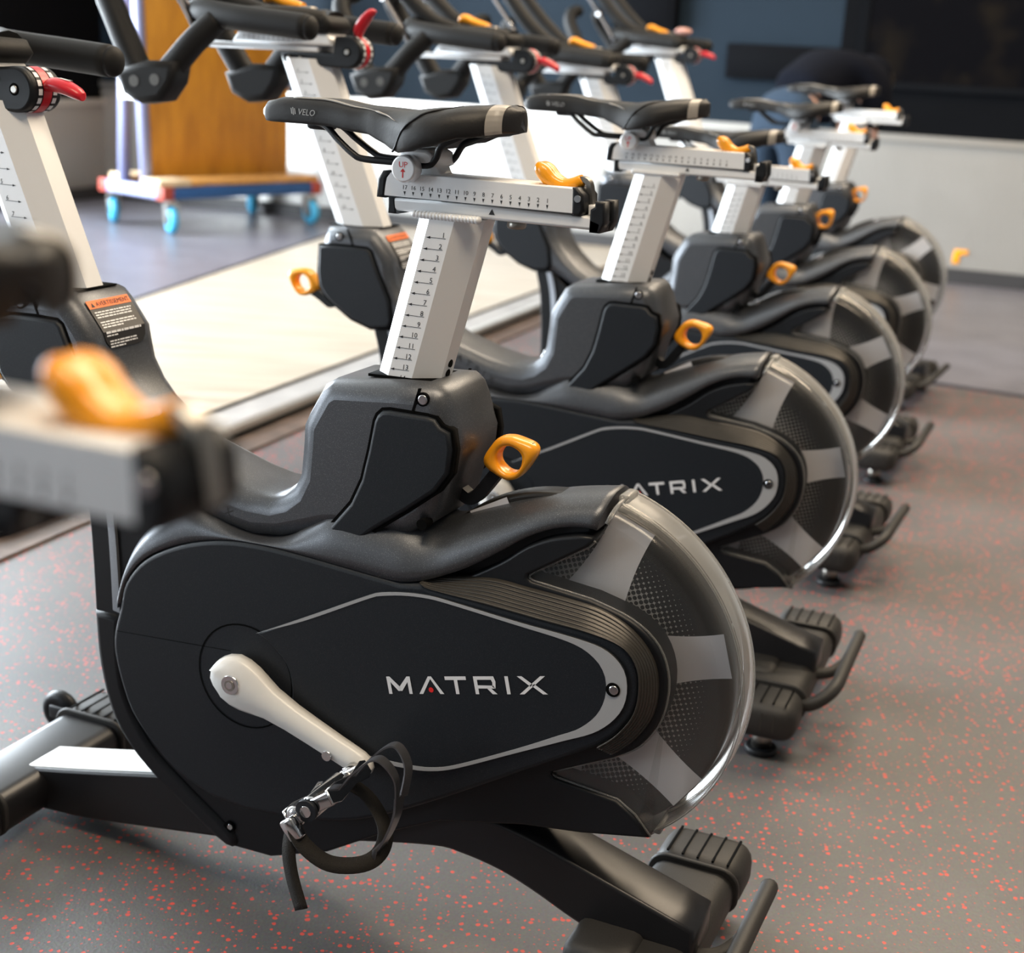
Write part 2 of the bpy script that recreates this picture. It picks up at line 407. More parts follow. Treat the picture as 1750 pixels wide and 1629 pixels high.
def make_bike():
    R = empty('exercise_bike'); seat = []; bars = []
    # ---- floor frame -------------------------------------------------
    top = [(-.46, .058), (-.427, .066), (-.286, .096), (-.153, .126), (.0, .16), (.12, .185), (.20, .194), (.26, .196), (.31, .191), (.35, .183), (.41, .166), (.553, .124)]
    low = [(.553, .062), (.45, .084), (.413, .094), (.36, .116), (.317, .13), (.27, .137), (.233, .136), (.139, .114), (.05, .088), (-.02, .067), (-.055, .062), (-.215, .036), (-.30, .024), (-.40, .018), (-.46, .016)]
    b = MB().slab(c2(top, 4) + c2(low, 4), -.036, .036, .006, 2); b.build('base_frame', 'frame', R)
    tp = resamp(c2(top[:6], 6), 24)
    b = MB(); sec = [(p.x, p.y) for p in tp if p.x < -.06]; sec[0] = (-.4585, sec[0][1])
    b.slab([(x, z + .002) for x, z in sec] + [(x, z - .003) for x, z in sec[::-1]], -.031, .031, .001, 1)  # bright strip stands in for window glare on the black beam
    tag(b.build('beam_glare_strip', 'silver', R), 'silver strip painting window glare along the top of the front beam')
    # front stabiliser with end caps, wheels and feet
    fs = MB().box((-.455, -.165, .018), (-.345, .165, .078), .022, 4).build('front_stabilizer', 'frame', R)
    for s in (-1, 1):
        c = MB().box((-.459, min(s * .115, s * .205), .016), (-.341, max(s * .115, s * .205), .083), .024, 4)
        for k in range(5):
            x = -.44 + .02 * k; c.m(1).box((x - .0016, min(s * .122, s * .195), .0815), (x + .0016, max(s * .122, s * .195), .0836)); c.m(0)
        c.slab(rrect(-.461, -.339, .020, .0855, .024), *sorted((s * .112, s * .119)), .002, 1)
        c.build('end_cap', ['rubber', 'seam'], fs)
        MB().cyl((-.40, s * .16, .0), (-.40, s * .16, .020), .022, 20, bev=.004).build('leveling_foot', 'black', fs)
        w = MB().tube([(-.515 + .021 * cos(a), s * .185, .034 + .021 * sin(a)) for a in [2 * pi * i / 24 for i in range(24)]], .0115, 10, True)
        w.cyl((-.515, s * .185 - .008, .034), (-.515, s * .185 + .008, .034), .018)
        w.m(1).cyl((-.515, s * .185 - .013, .034), (-.515, s * .185 + .013, .034), .006)
        w.m(0).box((-.52, s * .185 - s * .018 - .003, .03), (-.44, s * .185 - s * .018 + .003, .05), .002)
        w.build('transport_wheel', ['black', 'chrome'], fs)
    # rear stabiliser
    rs = MB().box((.452, -.17, .042), (.556, .17, .098), .022, 4)
    rs.box((.42, -.095, .05), (.50, .075, .104), .014, 3)
    rs = rs.build('rear_stabilizer', 'rubber', R)
    for s in (-1, 1):
        y0, y1 = sorted((s * .135, s * .225))
        c = MB().box((.448, y0, .040), (.560, y1, .103), .024, 4)
        for k in range(5):
            x = .466 + .019 * k; c.m(1).box((x - .0014, y0 + .012, .1015), (x + .0014, y1 - .015, .1036)); c.m(0)
            ye = s * .2251
            if k < 4: c.m(2).box((x + .004, min(ye, ye - s * .001), .06), (x + .0055, max(ye, ye - s * .001), .09)); c.m(0)
        c.slab(rrect(.4465, .5615, .044, .1055, .024), *sorted((s * .131, s * .138)), .002, 1)
        c.build('end_cap', ['rubber', 'seam', 'bronze'], rs)
        f = MB().cyl((.505, s * .175, 0), (.505, s * .175, .012), .026, 24, bev=.004)
        f.m(1).cyl((.505, s * .175, .012), (.505, s * .175, .044), .016, 20); f.build('leveling_foot', ['black', 'darksteel'], rs)
    hd_ = MB().tube(cr([(.548, -.135, .074), (.570, -.135, .080), (.590, -.122, .094), (.599, -.095, .103), (.600, -.04, .106), (.600, .04, .107), (.600, .112, .107), (.599, .118, .106)], 5), .0108, 12)
    hd_.tube(cr([(.600, .030, .104), (.592, .012, .094), (.575, -.004, .083), (.548, -.010, .076)], 4), .0095, 10)
    hd_.build('lift_handle', 'rubber', rs)
    # ---- body --------------------------------------------------------
    front = [(-.262, .565), (-.25, .52), (-.243, .46), (-.24, .40), (-.238, .33), (-.233, .27), (-.213, .20), (-.175, .152), (-.12, .112), (-.045, .066)]
    guard = [(.498, .233), (.479, .254), (.458, .267), (.386, .274), (.381, .277), (.382, .281), (.451, .316)] + c2([(.451, .316), (.479, .337), (.499, .373), (.503, .417), (.489, .453), (.458, .476), (.412, .489)], 4)[1:] + [(.345, .496), (.340, .499), (.341, .503), (.405, .546), (.411, .553), (.410, .558)]
    core = c2(front, 4) + [(.02, .068), (.1, .098), (.18, .148), (.25, .183), (.315, .198), (.351, .207), (.421, .217)] + guard + c2([(.395, .557), (.366, .549), (.337, .534), (.307, .510), (.26, .482), (.23, .474)], 3) + [(.2, .474), (.1, .478), (.045, .478), (0, .472), (-.05, .478), (-.1, .495), (-.16, .515), (-.2, .55), (-.23, .575)]
    core = [(x if x < .2 else x - .0008, z) for x, z in core]
    bc = MB().slab(core, -.053, .053, .010, 3)
    bc.slab([(.12, .47), (.19, .505), (.228, .516), (.255, .528), (.288, .545), (.328, .561), (.372, .574), (.406, .580), (.407, .555), (.36, .52), (.25, .46), (.15, .45)], -.036, .036, .008, 2)
    # black cover screws low on the body
    for s in (-1, 1):
        bc.m(1).cyl((-.039, s * .0525, .094), (-.039, s * .0565, .094), .0075, 20); bc.m(2).cyl((-.037, s * .0525, .095), (-.037, s * .0572, .095), .0035, 12); bc.m(0)
        bc.m(1).cyl((-.224, s * .050, .318), (-.224, s * .0536, .318), .006, 16); bc.m(0)
    bc = bc.build('frame_cover', ['black', 'seam', 'chrome'], R)
    # front strip of the column
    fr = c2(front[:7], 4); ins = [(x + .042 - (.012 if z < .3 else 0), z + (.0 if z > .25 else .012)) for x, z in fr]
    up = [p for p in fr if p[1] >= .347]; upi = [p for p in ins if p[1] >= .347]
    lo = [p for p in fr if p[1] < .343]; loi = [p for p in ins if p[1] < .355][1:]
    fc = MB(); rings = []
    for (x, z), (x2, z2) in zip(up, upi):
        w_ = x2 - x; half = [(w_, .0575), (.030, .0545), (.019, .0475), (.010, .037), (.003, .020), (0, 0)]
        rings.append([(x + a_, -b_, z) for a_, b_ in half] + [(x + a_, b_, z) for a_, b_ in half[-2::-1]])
    fc.loft(rings); fc = fc.build('column_cover', 'litcharcoal', R, sharp=70)
    rim = c2([(-.238, .343), (-.233, .27), (-.213, .20), (-.175, .152), (-.12, .112), (-.045, .066), (-.03, .085), (-.10, .135), (-.155, .178), (-.19, .235), (-.199, .29), (-.196, .343)], 4)
    MB().slab(rim, -.058, .058, .012, 3).build('rim_cover', 'black', R)
    # S-shaped upper cover
    Lc = [(-.186, .362), (-.174, .399), (-.143, .435), (-.090, .463), (-.032, .479), (.024, .483), (.078, .481), (.138, .477), (.206, .475), (.2635, .4965), (.307, .524), (.337, .5455), (.366, .5594), (.396, .5656), (.412, .565)]
    Uc = [(-.190, .385), (-.168, .442), (-.136, .478), (-.095, .507), (-.06, .499), (-.020, .488), (.015, .486), (.045, .493), (.075, .511), (.12, .535), (.18, .542), (.228, .536), (.255, .549), (.288, .563), (.328, .578), (.372, .5905), (.419, .599)]
    n = 70; L = resamp(cr(Lc, 6), n); U = resamp(cr(Uc, 6), n); rings = []
    for i in range(n):
        x = U[i].x; f = min(1, max(0, (x - .10) / .12)); yu = .058 * (1 - f) + .014 * f
        r = []
        for s, seq in ((-1, range(0, 9)), (1, range(8, -1, -1))):
            for k in seq:
                t = k / 8; p = L[i].lerp(U[i], t ** .8)
                wl_ = .0745 - .0265 * min(1, max(0, (x - .19) / .20)); y = wl_ - (wl_ - yu) * t ** 2.2
                dz = (-.008 * (1 - t) if k == 0 else 0)
                r.append((p.x, s * y, p.y))
        rings.append(r)
    uc = MB(); uc.loft(rings, closed=True, cap=True)
    for s in (-1, 1):
        uc.m(1).cyl((.2185, s * .050, .5405), (.2185, s * .0655, .5405), .0062, 18); uc.m(0)
    uc.build('upper_cover', ['charcoal', 'seam'], R)
    # ---- both side covers -------------------------------------------
    left = c2([(-.05, .143), (-.1, .162), (-.14, .194), (-.17, .23), (-.188, .28), (-.193, .32), (-.182, .363), (-.172, .399), (-.141, .435), (-.089, .463), (-.032, .479), (.024, .483), (.078, .481), (.138, .477), (.2, .473)], 4)
    Lw = [(.226, .477), (.243, .474), (.305, .471), (.366, .467), (.419, .464), (.457, .457), (.475, .439), (.480, .412), (.476, .384), (.459, .356), (.44, .338)]
    side = left + c2(Lw, 4) + c2([(.40, .312), (.34, .275), (.26, .225), (.18, .180), (.12, .157), (.057, .145), (0, .139)], 4)
    so_ = [(.017, .375), (.082, .409), (.164, .453), (.182, .460), (.207, .465), (.232, .4675), (.257, .467), (.340, .460), (.406, .456), (.442, .450), (.463, .433), (.4685, .408), (.462, .383), (.439, .357), (.401, .336), (.348, .308), (.280, .272), (.25, .2605), (.222, .2555), (.177, .2535), (.145, .2555), (.115, .2595)]
    si_ = [(.019, .3765), (.083, .4055), (.165, .4495), (.184, .4565), (.207, .4615), (.232, .4640), (.257, .4635), (.340, .4562), (.400, .4505), (.427, .441), (.442, .425), (.446, .403), (.439, .378), (.420, .356), (.394, .340), (.348, .313), (.280, .2765), (.25, .265), (.222, .2605), (.177, .2583), (.145, .259), (.115, .2625)]
    Ur = [(.224, .479), (.250, .484), (.30, .492), (.342, .490), (.39, .487), (.429, .482), (.462, .467), (.486, .441), (.4945, .41), (.491, .376), (.472, .343), (.45, .322)]
    nr = 64; Lr, Urr = resamp(cr(Lw, 6), nr), resamp(cr(Ur, 6), nr)
    for s in (-1, 1):
        y = lambda v: s * v
        sl = lambda m, pts, a, b_, bev=0., seg=2: m.slab(pts, min(s * a, s * b_), max(s * a, s * b_), bev, seg)
        sc = sl(MB(), side, .045, .0765, .006, 3)
        # crank well: dark ring and a lip
        sc.m(1); ring = circ((0, .316), .0655, 48); ri = circ((0, .316), .0635, 48)
        for i in range(48):
            j = (i + 1) % 48; sc.poly([(*[ring[i][0]], y(.0772), ring[i][1]), (ring[j][0], y(.0772), ring[j][1]), (ri[j][0], y(.0772), ri[j][1]), (ri[i][0], y(.0772), ri[i][1])])
        sc.m(0)
        sc.m(1).poly([(-.187, y(.0767), .3325), (-.02, y(.0767), .3435), (-.02, y(.0767), .3442), (-.187, y(.0767), .3332)])
        sc = sc.build('side_cover', ['panel', 'seam'], R)
        lp = c2(so_, 3) + c2([(.06, .275), (.066, .31), (.058, .345), (.03, .37)], 4)
        sl(MB(), lp, .070, .0795, .0025, 2).build('logo_panel', 'panel', sc)
        a, b_ = resamp(c2(so_, 4), 110), resamp(c2(si_, 4), 110)
        st = MB(); q0 = None
        for i in range(110):
            q = [(a[i].x, y(.0796), a[i].y), (a[i].x, y(.0802), a[i].y), (b_[i].x, y(.0802), b_[i].y), (b_[i].x, y(.0796), b_[i].y)]
            q = [st.bm.verts.new(v) for v in q]
            if q0:
                for k in range(4): st.face((q0[k], q0[(k + 1) % 4], q[(k + 1) % 4], q[k]), False)
            q0 = q
        st.m(1).cyl((.4535, y(.0795), .4085), (.4535, y(.0812), .4085), .0078, 20)
        st.m(2).cyl((.4545, y(.0795), .4085), (.4545, y(.0822), .4085), .0052, 16, bev=.001)
        tag(st.build('silver_band', ['stripe', 'seam', 'chrome'], sc), 'silver grey outline band with a screw in its wide end')
        # lettering
        lt = MB(); ex = V3((.973, 0, .2302)); ez = V3((-.2302, 0, .973))
        h = .0205; og = V3((.1935, y(.0804), .3415)) if s < 0 else V3((.1935 + .2 * .973, y(.0804), .3415 + .2 * .2302))
        if s > 0: ex = -ex
        w_ = .0042
        def G(px, polys, mi=0):
            lt.m(mi)
            for pl in polys: lt.poly([og + ex * (px + p[0]) + ez * p[1] for p in pl])
        G(0, [[(0, 0), (w_, 0), (w_, h), (0, h)], [(.026, 0), (.030, 0), (.030, h), (.026, h)], [(w_, h), (.0152, .0085), (.0152, .0035), (.0126, .0035), (w_, h - .0065)], [(.026, h), (.0148, .0085), (.0148, .0035), (.0175, .0035), (.026, h - .0065)]])
        G(.0385, [[(0, 0), (.0048, 0), (.0168, h - .003), (.0144, h)], [(.0144, h), (.0168, h - .003), (.0264, 0), (.0312, 0), (.0184, h)]])
        G(.0385, [[(.0156 + .0030 * cos(t), .0048 + .0030 * sin(t)) for t in [2 * pi * i / 14 for i in range(14)]]], 1)
        G(.0735, [[(0, h - .0042), (.026, h - .0042), (.026, h), (0, h)], [(.0109, 0), (.0151, 0), (.0151, h - .0042), (.0109, h - .0042)]])
        G(.1085, [[(0, 0), (w_, 0), (w_, h), (0, h)], [(w_, h - .004), (.021, h - .004), (.0245, h), (w_, h)], [(.021, h - .004), (.0245, h), (.0262, h - .006), (.0222, h - .007)], [(.0222, h - .007), (.0262, h - .006), (.0250, .0065), (.0215, .0082)], [(w_, .0065), (.0250, .0065), (.0225, .0098), (w_, .0102)], [(.0145, .0068), (.0195, .0068), (.0262, 0), (.0205, 0)]])
        G(.1462, [[(0, 0), (w_, 0), (w_, h), (0, h)]])
        G(.1610, [[(0, 0), (.0056, 0), (.0330, h), (.0274, h)], [(.0274, 0), (.0330, 0), (.0188, .0118), (.0160, .0092)], [(0, h), (.0056, h), (.0170, .0112), (.0142, .0086)]])
        lt.build('lettering', ['letter', 'reddot'], sc, recalc=False)
        # ribbed fairing between panel and wheel guard
        rb = MB(); rows = []; K = 49
        for k in range(K):
            t = k / (K - 1); u = t * 7; f = u - math.floor(u)
            yy = .0785 - .0225 * t + (.0000 if k in (0, K - 1) else .0026 * (abs(sin(pi * u)) ** .55) - .0012)
            rows.append([(Lr[i].lerp(Urr[i], t).x, y(yy if i not in (0,) else .0765), Lr[i].lerp(Urr[i], t).y) for i in range(nr)])
        rows.append([(p[0], y(.045), p[2]) for p in rows[-1]]); rows.insert(0, [(p[0], y(.045), p[2]) for p in rows[0]])
        rb.loft(rows, closed=False, cap=False)
        rb.build('ribbed_fairing', 'bronze', R)
    # ---- flywheel and its clear guard --------------------------------
    fx, fz = FLY
    fw = MB()
    fw.m(1).cyl((0, -.016, 0), (0, .016, 0), .196, 96, bev=.004)
    fw.m(0).cyl((0, -.0163, 0), (0, .0163, 0), .170, 96)
    fw.m(2)
    for s in (-1, 1):
        for k in range(7):
            a = radians(16) + 2 * pi * k / 7; pr, pl = [], []
            for i in range(13):
                r = .07 + (.194 - .07) * i / 12; hw = .0215 + .020 * ((1 - i / 12) ** 2) + .003 * (i / 12) ** 3
                pr.append((r * cos(a) - hw * sin(a), s * .0172, r * sin(a) + hw * cos(a))); pl.append((r * cos(a) + hw * sin(a), s * .0172, r * sin(a) - hw * cos(a)))
            for i in range(12): fw.poly([pr[i], pr[i + 1], pl[i + 1], pl[i]])
    fw = fw.build('flywheel', ['flymesh', 'flywheelrim', 'spoke'], R); fw.location = (fx, 0, fz)
    # guard: two side skins, rounded shoulder and outer band
    g = MB(); A0, A1 = radians(73.5), radians(-53); ng = 56
    prof = [(.190, -.0465), (.1975, -.043), (.2030, -.036), (.2068, -.027), (.2088, -.018), (.2095, -.010)]
    prof = prof + [(r_, -y_) for r_, y_ in prof[::-1]]
    rows = []
    for i in range(ng + 1):
        a = A0 + (A1 - A0) * i / ng
        rows.append([(fx + r * cos(a), yy, fz + r * sin(a)) for r, yy in prof])
    for a_, b_ in ((0, 5), (7, 12)): g.loft([r_[a_:b_] for r_ in rows], closed=False, cap=False)
    bandrows = [r_[4:8] for r_ in rows]
    arc = [(rows[i][0][0], rows[i][0][2]) for i in range(ng + 1)]
    inner = guard[::-1]
    for s in (-1, 1):
        b2 = bmesh.new(); pts = arc + guard[0:1] + guard[1:] if False else [(x, z) for x, z in arc] + guard[:-1]
        b2.faces.new([b2.verts.new((x, s * .0460, z)) for x, z in pts]); g.merge(b2)
    gd = g.build('flywheel_guard', 'clear', R)
    MB().loft(bandrows, closed=False, cap=False).build('guard_band', 'frosted', gd)
    e = MB()
    for s in (-1, 1):
        e.tube([(x, s * .0478, z) for x, z in guard[:-1]], .0016, 6)
    for i_ in (0, ng):
        e.tube([(p[0], p[1], p[2]) for p in rows[i_]], .0028, 6)
        q = rows[i_][5]; e.box((q[0] - .006, -.016, q[2] - .006), (q[0] + .006, .016, q[2] + .005), .003)
    for s in (-1, 1): e.tube([(fx + .2080 * cos(A0 + (A1 - A0) * i / ng), s * .0230, fz + .2080 * sin(A0 + (A1 - A0) * i / ng)) for i in range(ng + 1)], .0018, 6)
    e.build('guard_lip', 'frosted', gd)
    # ---- spine with both mast covers ----------------------------------
    upper = [(-.356, .733), (-.264, .735), (-.252, .724), (-.225, .690), (-.2215, .670), (-.217, .649), (-.204, .626), (-.186, .606), (-.155, .581), (-.118, .563), (-.084, .553), (-.043, .541), (-.010, .535), (.018, .535), (.034, .541), (.047, .552), (.0555, .570), (.0585, .605), (.0595, .628), (.064, .638), (.083, .672), (.098, .682), (.178, .6895), (.226, .6925), (.236, .684), (.243, .669), (.249, .651)]
    lower = [(.255, .635), (.254, .619), (.243, .591), (.234, .554), (.225, .54), (.2, .52), (.137, .515), (.097, .508), (.067, .497), (.036, .486), (-.003, .481), (-.044, .487), (-.085, .498), (-.109, .506), (-.15, .525), (-.19, .55), (-.22, .563), (-.262, .563), (-.275, .566), (-.313, .584), (-.34, .600), (-.352, .611), (-.366, .626), (-.370, .65), (-.367, .686), (-.364, .712)]
    sp = MB().slab(upper + lower, -.0615, .0615, .021, 2)
    # dark seams and screws of the masts
    for s in (-1, 1):
        yy = sorted((s * .0600, s * .0622))
        sp.m(1).slab([(.2075, .689), (.2105, .689), (.203, .662), (.200, .662)], *yy)
        sp.slab([(-.3125, .733), (-.3095, .733), (-.298, .704), (-.301, .704)], *yy)
        for (x, z) in ((.2125, .6775), (-.327, .7185)):
            sp.m(1).cyl((x, s * .058, z), (x, s * .0622, z), .0075, 18); sp.m(2).cyl((x + .0008, s * .058, z), (x + .0008, s * .0634, z), .0056, 16, bev=.001)
    # dark ribs printed across the tube in front of the saddle mast
    sp.m(1)
    for k in range(4):
        for s in (-1, 1):
            z0 = .0028 - k * .0062
            P = [(-.150 + .024 * k * .5 + .02 * t, s * (.030 + .007 * k + .0), .5745 - .026 * t / 4 * 1.6 + z0 - .012 * k * .3) for t in range(0, 4)]
            sp.tube(P, .0011, 5)
    # weld-free collar openings
    sp.slab([(.1305, .6865), (.214, .6885), (.214, .6915), (.1305, .6895)], -.0325, .0325, 0)
    sp.slab([(-.362, .734), (-.262, .735), (-.262, .7365), (-.362, .7355)], -.035, .035, 0)
    spo = sp.build('spine_cover', ['charcoal', 'seam', 'chrome'], R)
    # dark lettering on the tube, read from the front
    for s in (-1, 1):
        lt = MB(); d = V3((-.86, 0, .42)).normalized() if s < 0 else V3((.92, 0, -.36)).normalized()
        d = V3((.90, 0, -.43)).normalized(); u = V3((.43, s * .0, .90)).normalized()
        if s > 0: d, u = -d, u
        o = V3((-.118, s * .0618, .543)) if s < 0 else V3((-.02, s * .0618, .497))
        xs = 0
        for ch, wch in (('M', .017), ('A', .016), ('T', .015), ('R', .014), ('I', .009), ('X', .014)):
            lt.text(ch, o + d * xs, d, u, .017); xs += wch + .003
        lt.build('lettering', 'darkletter', spo, recalc=False)
    # dark inset panels on the masts
    mp_ = [(.060, .477), (.101, .513), (.130, .549), (.143, .578), (.151, .613), (.157, .646), (.160, .653), (.166, .659), (.175, .6605), (.220, .6605), (.229, .659), (.236, .651), (.247, .647), (.2505, .628), (.248, .602), (.233, .580), (.202, .555), (.159, .523), (.130, .497), (.101, .478)]
    fp_ = [(-.3645, .7005), (-.337, .703), (-.302, .704), (-.272, .7035), (-.265, .699), (-.25, .665), (-.227, .619), (-.222, .585), (-.228, .572), (-.262, .568), (-.30, .580), (-.335, .602), (-.350, .614), (-.362, .630), (-.366, .655)]
    for s in (-1, 1):
        for nm, pts in (('mast_panel', mp_), ('front_mast_panel', fp_)):
            b = MB().slab(pts, min(s * .045, s * .0665), max(s * .045, s * .0665), .0045, 2)
            q = offs(pts, .0034); b.m(1).slab(q, min(s * .05, s * .0619), max(s * .05, s * .0619))
            b.build(nm, ['panel', 'seam'], spo)
    # warning label on the face of the front mast cover
    wl = MB(); a = V3((-.2505, 0, .7245)); bb = V3((-.2228, 0, .6715)); dn = (bb - a).normalized(); nr_ = V3((-dn.z, 0, dn.x)); 
    if nr_.x < 0: nr_ = -nr_
    ey = V3((0, 1, 0)); L_ = .066
    lp_ = [V3((-.2515, 0, .7235)), V3((-.2250, 0, .6900)), V3((-.2215, 0, .6700)), V3((-.2150, 0, .6450))]
    def W(u, v, lift=.0009):
        q = 0
        while q < 2 and v > (lp_[q + 1] - lp_[q]).length: v -= (lp_[q + 1] - lp_[q]).length; q += 1
        t_ = (lp_[q + 1] - lp_[q]).normalized(); return lp_[q] + t_ * v + ey * u + V3((-t_.z, 0, t_.x)) * (lift + .0006)
    wl.poly([W(-.038, 0), W(.038, 0), W(.038, .0425), W(-.038, .0425)]); wl.poly([W(-.038, .0425), W(.038, .0425), W(.036, .054), W(.030, .061), W(.020, .0630), W(-.020, .0630), W(-.030, .061), W(-.036, .054)])
    wl.m(1).poly([W(-.038, 0, .0013), W(.038, 0, .0013), W(.038, .011, .0013), W(-.038, .011, .0013)])
    dn = (lp_[1] - lp_[0]).normalized(); wl.m(2).text('AVERTISSEMENT', W(-.024, .0085, .0017), ey, -dn, .0082)
    wl.poly([W(-.033, .009, .0017), W(-.027, .009, .0017), W(-.030, .003, .0017)])
    wl.m(3); rnd = random.Random(3)
    for k, ln in enumerate((1, .96, .98, 0, .93, .95, .55, 0, .97, .3, 0, .9, .92, .5)):
        v = .0155 + .0034 * k; x = -.034 + (.004 if k > 10 else 0)
        end = x + ln * (.066 if k < 11 else .054)
        while x < end - .002:
            w_ = min(end - x, rnd.uniform(.003, .009)); wl.poly([W(x, v, .0014), W(x + w_, v, .0014), W(x + w_, v + .0017, .0014), W(x, v + .0017, .0014)]); x += w_ + .0011
    tag(wl.build('warning_label', ['darkletter', 'labelorange', 'print', 'letter'], spo, recalc=False), 'black warning label with an orange header and white lines')
    # ---- pull pins with orange rings -----------------------------------
    def ring(o, s):
        """rounded diamond pull with a round hole, its flat side facing +-y; s=+1 rear, -1 front"""
        r = MB(); n = 48; rows = []; C4 = [(.0375, .0190), (-.0125, .0285), (-.0375, -.0100), (.0070, -.0285)]; ol = []
        for q in range(4):
            a_, b_, c_ = V3((*C4[q - 1], 0)), V3((*C4[q], 0)), V3((*C4[(q + 1) % 4], 0)); e0_, e1_ = b_.lerp(a_, .36), b_.lerp(c_, .36)
            ol += [(e0_ * (1 - t) * (1 - t) + b_ * 2 * t * (1 - t) + e1_ * t * t) for t in [k / 8 for k in range(9)]]
        ol = resamp(ol + [ol[0]], n + 1)
        for i in range(n):
            ow = (ol[i].x, ol[i].y); a = atan2(ow[1], ow[0]); iw = (.0148 * cos(a) + .0005, .0148 * sin(a))
            pr = []
            for t, yy in ((0, -.006), (.14, -.0105), (.5, -.0115), (.85, -.0095), (1, -.003), (1, .003), (.85, .0095), (.5, .0115), (.14, .0105), (0, .006)):
                pr.append((o[0] + s * (iw[0] + (ow[0] - iw[0]) * t), yy * 1.15, o[2] + iw[1] + (ow[1] - iw[1]) * t))
            rows.append(pr)
        R_ = [[r.bm.verts.new(p) for p in q] for q in rows]
        for i in range(n):
            A_, B_ = R_[i], R_[(i + 1) % n]
            for j in range(10): r.face((A_[j], A_[(j + 1) % 10], B_[(j + 1) % 10], B_[j]))
        # printed arrow mark on the top edge
        r.m(1).box((o[0] + s * .012 - .005, -.0035, o[2] + .0222), (o[0] + s * .012 + .005, -.0005, o[2] + .0226))
        r.box((o[0] + s * .022 - .003, -.004, o[2] + .0206), (o[0] + s * .022 + .003, .001, o[2] + .0210))
        return r
    sec = [(-1, -1), (1, -1), (1, 1), (-1, 1)]
    for s, o, path, nm in ((1, (.2925, 0, .612), [(.230, 0, .568), (.238, 0, .562), (.245, 0, .559), (.253, 0, .562), (.262, 0, .573), (.274, 0, .590), (.280, 0, .597)], 'seat_height_pin'),
                           (-1, (-.430, 0, .622), [(-.335, 0, .601), (-.355, 0, .600), (-.366, 0, .592), (-.377, 0, .590), (-.388, 0, .597), (-.404, 0, .606), (-.412, 0, .609)], 'handlebar_height_pin')):
        p = MB().tube(cr(path, 4), .0068, sec=[(1, -1.1), (1, 1.1), (-1, 1.1), (-1, -1.1)]).build(nm, 'black', R, sharp=40)
        ring(o, s).build('pull_ring', ['orange', 'print'], p)
    # ---- seat post, rail, carriage ---------------------------------------
    PS = .256
    o8 = [(.0, -.013), (.020, -.0305), (.049, -.0305), (.0755, -.013), (.0755, .013), (.049, .0305), (.020, .0305), (.0, .013)]
    def post(x0, z0, x1, z1, o8_):
        b = MB(); rings = [[(x0 + u, v, z0) for u, v in o8_], [(x1 + u, v, z1) for u, v in o8_]]
        b.loft(rings, smooth=False); return b
    z0 = .56; b = post(.178 - PS * (.8605 - z0), z0, .178, .8645, o8)
    b.m(1); d = V3((PS, 0, 1)).normalized()
    p0 = V3((.195, -.0308, .843)); stp = (V3((.157, -.0308, .698)) - p0) / 12
    for k in range(14):
        p = p0 + stp * k; lx = .0225
        for s in (-1, 1):
            q = V3((p.x, s * .0308, p.z))
            b.poly([q, q + V3((lx, 0, 0)), q + V3((lx, 0, .0006)), q + V3((0, 0, .0006))])
            b.poly([q, q + V3((.0045, 0, -.0011)), q + V3((.0045, 0, .0018))])
            b.text(str(k + 1), q + V3((lx - .001, 0, .0012)) if s < 0 else q + V3((lx - .006, 0, .0012)), (s * -1, 0, 0), (.1, 0, 1), .0078, align='RIGHT')
    b.m(2)
    for k in range(3):
        z = .706 - k * .011; x = .178 - PS * (.8605 - z) + .0757
        b.cyl((x - .001, 0, z), (x + .0004, 0, z - .0001), .0045, 14)
    seat.append(b.build('seat_post', ['silver', 'print', 'seam'], R, recalc=False))
    b = MB(); rnd = random.Random(1)
    for s in (-1, 1):
        for k in range(19):
            b.ball((.180 + .004 * k, s * .0285, .8655), (.0042, .0055, .0042), 10)
    seat.append(b.build('weld_bead', 'silver', R))
    b = MB().slab([(.148, .866), (.374, .866), (.374, .8795), (.148, .8795)], -.0205, .0205, .003, 2)
    b.slab([(.366, .880), (.380, .880), (.380, .890), (.366, .890)], -.014, .014, .002, 2)
    b.m(1).slab([(.143, .8625), (.1535, .8625), (.1505, .8805), (.143, .8805)], -.021, .021, .002)
    for a_, b_ in ((-.0215, -.005), (.005, .0215)):
        b.slab([(.371, .8635), (.382, .8635), (.387, .874), (.386, .8945), (.3755, .8945), (.3755, .889), (.371, .886)], a_, b_, .002)
    b.slab([(.371, .8635), (.382, .8635), (.384, .874), (.371, .878)], -.0215, .0215, .002)
    b.m(2).cyl((.383, -.014, .872), (.3862, -.014, .873), .003, 10); b.cyl((.286, -.006, .858), (.286, -.006, .867), .010, 16, bev=.003)
    b.m(3)
    for s in (-1, 1): b.poly([(.2605, s * .0208, .8715), (.2675, s * .0208, .8715), (.264, s * .0208, .8775)])
    seat.append(b.build('seat_rail', ['silver', 'black', 'darksteel', 'print'], R))
    b = MB().slab([(.138, .8805), (.357, .8805), (.3565, .905), (.356, .906), (.146, .906), (.142, .900)], -.0235, .0235, .005, 3)
    b.m(1)
    for s in (-1, 1):
        for k in range(17):
            x = .1640 + .01012 * k; q = V3((x, s * .0238, .8893))
            b.text(str(17 - k), q, (-s, 0, 0), (0, 0, 1), .0062, align='CENTER')
            b.poly([(x - .0013, s * .0238, .8872), (x + .0013, s * .0238, .8872), (x, s * .0238, .8832)])
        b.poly([(.140, s * .0237, .8805), (.354, s * .0237, .8805), (.354, s * .0237, .8812), (.140, s * .0237, .8812)])
    ca = b.build('seat_carriage', ['silver', 'print'], R, recalc=False); seat.append(ca)
    b = MB().slab([(.130, .8785), (.1405, .8785), (.142, .898), (.149, .9065), (.137, .9065), (.1315, .898)], -.0245, .0245, .003, 2); b.build('end_cap', 'black', ca)
